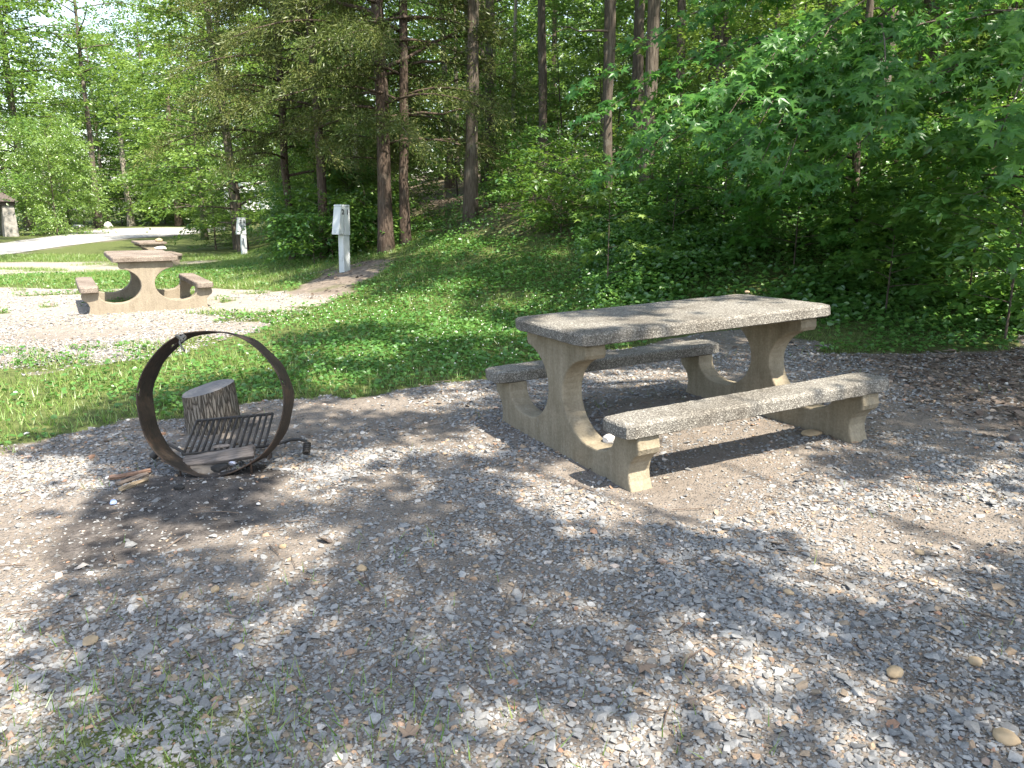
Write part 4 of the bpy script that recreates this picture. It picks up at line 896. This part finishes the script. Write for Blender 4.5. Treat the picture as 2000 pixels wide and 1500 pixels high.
# ------------------------------------------------------------------ gravel stones
r = np.random.default_rng(11)
protos = []
for k in range(20):
    bm = bmesh.new(); q = random.Random(k)
    for _ in range(10):
        v = Vector((q.gauss(0, 1), q.gauss(0, 1), q.gauss(0, 1))).normalized(); bm.verts.new((v.x*q.uniform(.85, 1.05), v.y*q.uniform(.62, .85), v.z*q.uniform(.28, .45)))
    bmesh.ops.convex_hull(bm, input=bm.verts[:]); bmesh.ops.delete(bm, geom=[v for v in bm.verts if not v.link_faces], context='VERTS')
    bmesh.ops.triangulate(bm, faces=bm.faces[:]); bm.verts.index_update()
    protos.append((np.array([v.co[:] for v in bm.verts]), np.array([[v.index for v in f.verts] for f in bm.faces]))); bm.free()
def scatter_stones(name, X, Y, S, tint, label):
    Z = zf(X, Y); acc = Acc(); which = r.integers(0, 20, len(X))
    for k in range(20):
        m_ = which == k; n = int(m_.sum())
        if not n: continue
        PV, PF = protos[k]; a = r.uniform(0, 6.28, n); tx = r.normal(0, .17, n); ty = r.normal(0, .17, n)
        ca, sa = np.cos(a), np.sin(a); v = PV[None]*S[m_][:, None, None]
        z = v[..., 2]+tx[:, None]*v[..., 0]+ty[:, None]*v[..., 1]; x = ca[:, None]*v[..., 0]-sa[:, None]*v[..., 1]; y = sa[:, None]*v[..., 0]+ca[:, None]*v[..., 1]
        W = np.stack([x+X[m_][:, None], y+Y[m_][:, None], z+(Z[m_]+.22*S[m_])[:, None]], -1).reshape(-1, 3)
        acc.add(W, (PF[None]+(np.arange(n)*len(PV))[:, None, None]).reshape(-1, 3), tint=np.repeat(tint[m_], len(PV)))
    o = link(name, acc.mesh(name, M_STONE)); tag(o, label, 'gravel', kind='stuff'); return o
def ground_samples(n, y0, y1, side=.72, pw=1.):
    y = y0+(y1-y0)*r.random(n)**pw; x = r.uniform(-1, 1, n)*(side*y+.35); return x, y
X, Y, S = [], [], []
for (n, y0, y1, med, sg, pw) in ((100000, 1.4, 4.6, .0098, .42, .9), (95000, 4.2, 9.2, .0112, .38, .8), (60000, 7.5, 15.5, .016, .33, .8), (90000, 1.4, 4.4, .0052, .3, .9)):
    x, y = ground_samples(n, y0, y1, .72, pw); X.append(x); Y.append(y); S.append(np.clip(med*np.exp(r.normal(0, sg, n)), .003, .034))
fx = np.where(r.random(1500) < .5, 1, -1)*(A_+r.choice([-1, 1], 1500)*(.072+np.abs(r.normal(0, .035, 1500)))); fy = r.uniform(-.86, .86, 1500)
X.append(1.03+fx*math.cos(.443)-fy*math.sin(.443)); Y.append(4.77+fx*math.sin(.443)+fy*math.cos(.443)); S.append(np.clip(.0065*np.exp(r.normal(0, .5, 1500)), .003, .02))
X = np.concatenate(X); Y = np.concatenate(Y); S = np.concatenate(S)
mk = masks(X, Y); ok = mk[4] | mk[5] | mk[6]
den = np.clip(.52+(fbm(X*1.1+4, Y*1.1+7)-.5)*3.3+(fbm(X*4, Y*4+3)-.5)*.8, .10, 1); den = np.where(mk[2] > .5, .05, den); den = den*(1-.8*mk[1]*(mk[4]))
lx = (X-1.03)*math.cos(.443)+(Y-4.77)*math.sin(.443); ly = -(X-1.03)*math.sin(.443)+(Y-4.77)*math.cos(.443)
worn = np.exp(-((lx/1.3)**2+((ly+.62)/.75)**2)**2); den = den*(1-.72*worn); den = np.where(Y < 3.1, np.maximum(den, .55*sst(3.3, 2.4, Y)), den)
ok &= r.random(len(X)) < den; X, Y, S = X[ok], Y[ok], S[ok]
tint = np.clip(r.beta(3.2, 3.2, len(X))*.78, 0, .78); sel = r.random(len(X)); tint = np.where(sel < .12, r.uniform(.83, .95, len(X)), tint); tint = np.where((sel > .13) & (sel < .138), .965, tint); tint = np.where((sel > .15) & (sel < .175), r.uniform(.97, 1, len(X)), tint)
far_ = sst(6, 11, Y); tint = np.where(r.random(len(X)) < far_*.5, r.uniform(.74, .84, len(X)), tint)
scatter_stones('gravel', X, Y, S, tint, 'loose blue-grey crushed stone gravel with tan bits covering the clearing')

# ------------------------------------------------------------------ litter, twigs, grass, clover, ground cover
def lit_leaves(x, y, s):
    n = len(x); P = np.stack([x, y, zf(x, y)+r.uniform(.004, .022, n)], -1); a = r.uniform(0, 6.28, n); X_ = np.stack([np.cos(a), np.sin(a), r.normal(0, .2, n)], -1); N = np.array([0, 0, 1.])+r.normal(0, .3, (n, 3)); return P, X_, N, s
x, y = ground_samples(26000, 3.0, 26, .74, .7); mk = masks(x, y); pr_ = np.where(mk[9], .9, 0)+np.where(mk[4], mk[1]*.9+.010, 0)+np.where(mk[8], .35, 0); ok = r.random(len(x)) < pr_; x, y = x[ok], y[ok]
P1 = lit_leaves(x, y, r.uniform(.04, .09, len(x)))
x = r.uniform(2.6, 5.6, 5200); y = r.uniform(4.0, 6.8, 5200); mk = masks(x, y); ok = (r.random(len(x)) < mk[1]); x, y = x[ok], y[ok]; P2 = lit_leaves(x, y, r.uniform(.02, .05, len(x)))
P, X_, N, S_ = [np.concatenate([a, b]) for a, b in zip(P1, P2)]
o = link('leaf_litter', leafmesh('leaf_litter', P, X_, N, S_, OVAL, M_DEAD, np.clip(r.normal(.45, .25, len(P)), 0, 1), 1.1)); tag(o, 'brown dead leaves lying under the wood and at the right of the clearing', 'leaf litter', kind='stuff')
acc = Acc()
x, y = ground_samples(520, 1.9, 8, .72, .9); mk = masks(x, y)
for a, b in zip(x[mk[4]], y[mk[4]]):
    an = r.uniform(0, 6.28); L0 = r.uniform(.03, .16); t = np.linspace(-.5, .5, 5); px = a+L0*t*math.cos(an); py = b+L0*t*math.sin(an)+r.normal(0, .004, 5); acc.add(*tube(np.stack([px, py, zf(px, py)+.012], -1), r.uniform(.0012, .003), 5), tint=r.uniform(.2, .8))
o = link('twigs', acc.mesh('twigs', M_DEAD)); tag(o, 'thin broken twigs scattered over the gravel', 'twigs', kind='stuff')
def big_leaf(u, v, s, label, seed, lift=.02):
    q = np.random.default_rng(seed); p = G(u, v); TV, TF = MAPLE; V = TV.copy(); V[:, 2] = .22*np.abs(V[:, 1])**1.2+q.normal(0, .05, len(V)); a = q.uniform(0, 6.28); c_, s_ = math.cos(a), math.sin(a)
    V = np.stack([c_*V[:, 0]-s_*V[:, 1], s_*V[:, 0]+c_*V[:, 1], V[:, 2]], -1)*s
    o = link('dry_leaf', npmesh('dry_leaf', V, TF, np.full(len(V), q.uniform(.4, .8)), False, [M_DEAD])); o.location = (p[0], p[1], p[2]+lift); md = o.modifiers.new('thick', 'SOLIDIFY'); md.thickness = .0015; tag(o, label, 'dry leaf')
for q, (u, v, s, lab) in enumerate(((1838, 703, .12, 'large curled brown dry leaf on the litter right of the near bench'), (1862, 690, .09, 'smaller brown dry leaf behind the large curled one'), (1255, 1315, .055, 'curled grey brown dry leaf in the shaded middle foreground'), (800, 1450, .06, 'brown dry leaf near the bottom edge left of centre'), (1345, 1385, .035, 'small reddish dry leaf in the lower middle gravel'), (500, 830, .08, 'tan dry leaf at the grass edge behind the grate'), (1305, 1035, .04, 'dark brown dry leaf in front of the near foot of the table'))):
    big_leaf(u, v, s, lab, 40+q)

def blades(x, y, h, wd):
    n = len(x); P = np.stack([x, y, zf(x, y)-.005], -1); a = r.uniform(0, 6.28, n); d = np.stack([np.cos(a)*.55, np.sin(a)*.55, np.ones(n)], -1)+r.normal(0, .25, (n, 3)); N = np.stack([np.cos(a), np.sin(a), np.zeros(n)], -1); return put(P, d, N, h, TRI, wd)
x, y = ground_samples(620000, 4.6, 32, .74, .75); mk = masks(x, y); patch = fbm(x*1.3+2, y*1.3+9); ok = (mk[0] > .5) & (~mk[9]) & (mk[10] < 4.2) & (r.random(len(x)) < np.clip((patch-.22)*3.2, .2, 1)); x, y = x[ok], y[ok]
Vb, Fb, k = blades(x, y, r.uniform(.03, .09, len(x))*(1+.02*y)*np.where(x > 1.6, .55, 1), .10+.012*0)
o = link('grass', npmesh('grass', Vb, Fb, np.repeat(np.clip(r.normal(.45, .2, len(x))+.25*(fbm(x*.8, y*.8)-.5), 0, 1), k), False, [M_GRASS])); tag(o, 'short sunlit and shaded grass on the bank and verges', 'grass', kind='stuff')
x, y = ground_samples(60000, 1.5, 16, .74, 1.2); mk = masks(x, y); cl = fbm(x*1.7+50, y*1.7+20); lowl = np.exp(-(((x+1.0)/.9)**2+((y-1.95)/.45)**2)); ok = (mk[4] | mk[5] | mk[6]) & (r.random(len(x)) < np.clip((cl-.62)*3, 0, 1)*.35+.95*lowl*sst(.30, .52, cl)); x, y = x[ok], y[ok]
Vb, Fb, k = blades(x, y, r.uniform(.03, .09, len(x)), .06)
o = link('grass_tufts', npmesh('grass_tufts', Vb, Fb, np.repeat(np.clip(r.normal(.5, .22, len(x)), 0, 1), k), False, [M_GRASS])); tag(o, 'sparse grass tufts growing through the gravel', 'grass', kind='stuff')
x, y = ground_samples(300000, 4.6, 21, .74, .75); mk = masks(x, y); patch = fbm(x*.9+80, y*.9+33); ok = (mk[0] > .5) & (~mk[9]) & (mk[10] < 4.4) & (r.random(len(x)) < np.clip((patch-.25)*3.4, .12, 1)*(.22+.78*sst(-4.2, -1.2, x-.15*(y-6)))); x, y = x[ok], y[ok]; n = len(x)
P = np.stack([x, y, zf(x, y)+r.uniform(.015, .075, n)], -1); a = r.uniform(0, 6.28, n)
o = link('clover', leafmesh('clover', P, np.stack([np.cos(a), np.sin(a), r.normal(0, .25, n)], -1), np.array([0, 0, 1.])+r.normal(0, .42, (n, 3)), r.uniform(.020, .044, n)*(1+.03*y), OVAL, M_CLOVER, np.clip(r.normal(.45, .2, n)+.4*(fbm(x*.7+5, y*.7)-.5), 0, 1), 1.5)); tag(o, 'low clover and broad-leaved weeds carpeting the bank', 'clover', kind='stuff')
x, y = ground_samples(1800, 6.5, 15, .7, .8); mk = masks(x, y); ok = (mk[0] > .5) & (~mk[9]) & (mk[10] < 2.6) & (x < 1.2) & (fbm(x*.6+7, y*.6+1) > .47); x, y = x[ok], y[ok]; n = len(x); acc = Acc()
oc = np.array([(1, 0, 0), (-1, 0, 0), (0, 1, 0), (0, -1, 0), (0, 0, 1), (0, 0, -1.)]); of = np.array([(0, 2, 4), (2, 1, 4), (1, 3, 4), (3, 0, 4), (2, 0, 5), (1, 2, 5), (3, 1, 5), (0, 3, 5)])
Vf = oc[None]*r.uniform(.005, .009, n)[:, None, None]+np.stack([x, y, zf(x, y)+r.uniform(.07, .11, n)], -1)[:, None]
o = link('clover_flowers', npmesh('clover_flowers', Vf.reshape(-1, 3), (of[None]+(np.arange(n)*6)[:, None, None]).reshape(-1, 3), None, True, [M_FLOWER])); tag(o, 'tiny white clover flowers dotted over the green bank', 'flowers', kind='stuff')
# broad-leaved ground cover along the forest edge, deepest at the right
x = np.concatenate([r.uniform(1.0, 9.5, 90000), r.uniform(-6, 9.5, 90000)]); y = np.concatenate([r.uniform(6.0, 14, 90000), r.uniform(9, 20, 90000)]); mk = masks(x, y); s = mk[10]
ww = np.where(x > 1.0, sst(.35, 1.5, s)*(1-.55*sst(5, 9, s)), sst(2.6, 4.0, s)*(1-.6*sst(5, 9, s)))*np.clip((fbm(x*.8+3, y*.8+60)-.22)*2.6, .12, 1)
ww = np.where(x > 1.0, np.maximum(ww, .0), ww); fringe = np.where((x > 2.0) & ((mk[0] > .5) | inpoly(PAD, x*.985, y-.35) == 0), .24*np.clip((fbm(x*1.6, y*1.6+70)-.36)*4, 0, 1.6), 0); ok = ((mk[0] > .5) | (fringe > 0)) & (r.random(len(x)) < np.maximum(ww, fringe)); x, y, s = x[ok], y[ok], s[ok]; n = len(x)
hgt = sst(.2, 2.2, s)*.42*fbm(x*1.5+9, y*1.5+2)+.03; P = np.stack([x, y, zf(x, y)+hgt*r.random(n)**.6+.02], -1); a = r.uniform(0, 6.28, n)
o = link('ground_cover', leafmesh('ground_cover', P, np.stack([np.cos(a), np.sin(a), r.normal(-.15, .3, n)], -1), np.array([-.1, -.35, 1.])+r.normal(0, .40, (n, 3)), r.uniform(.04, .085, n)*np.where(x > 1.5, 1.15, .8), OVAL, M_COVER, np.clip(r.normal(.42, .2, n)+.5*(fbm(x*.9+15, y*.9)-.5), 0, 1), 1.25)); tag(o, 'broad-leaved creeper and weeds along the foot of the wood', 'ground cover', kind='stuff')
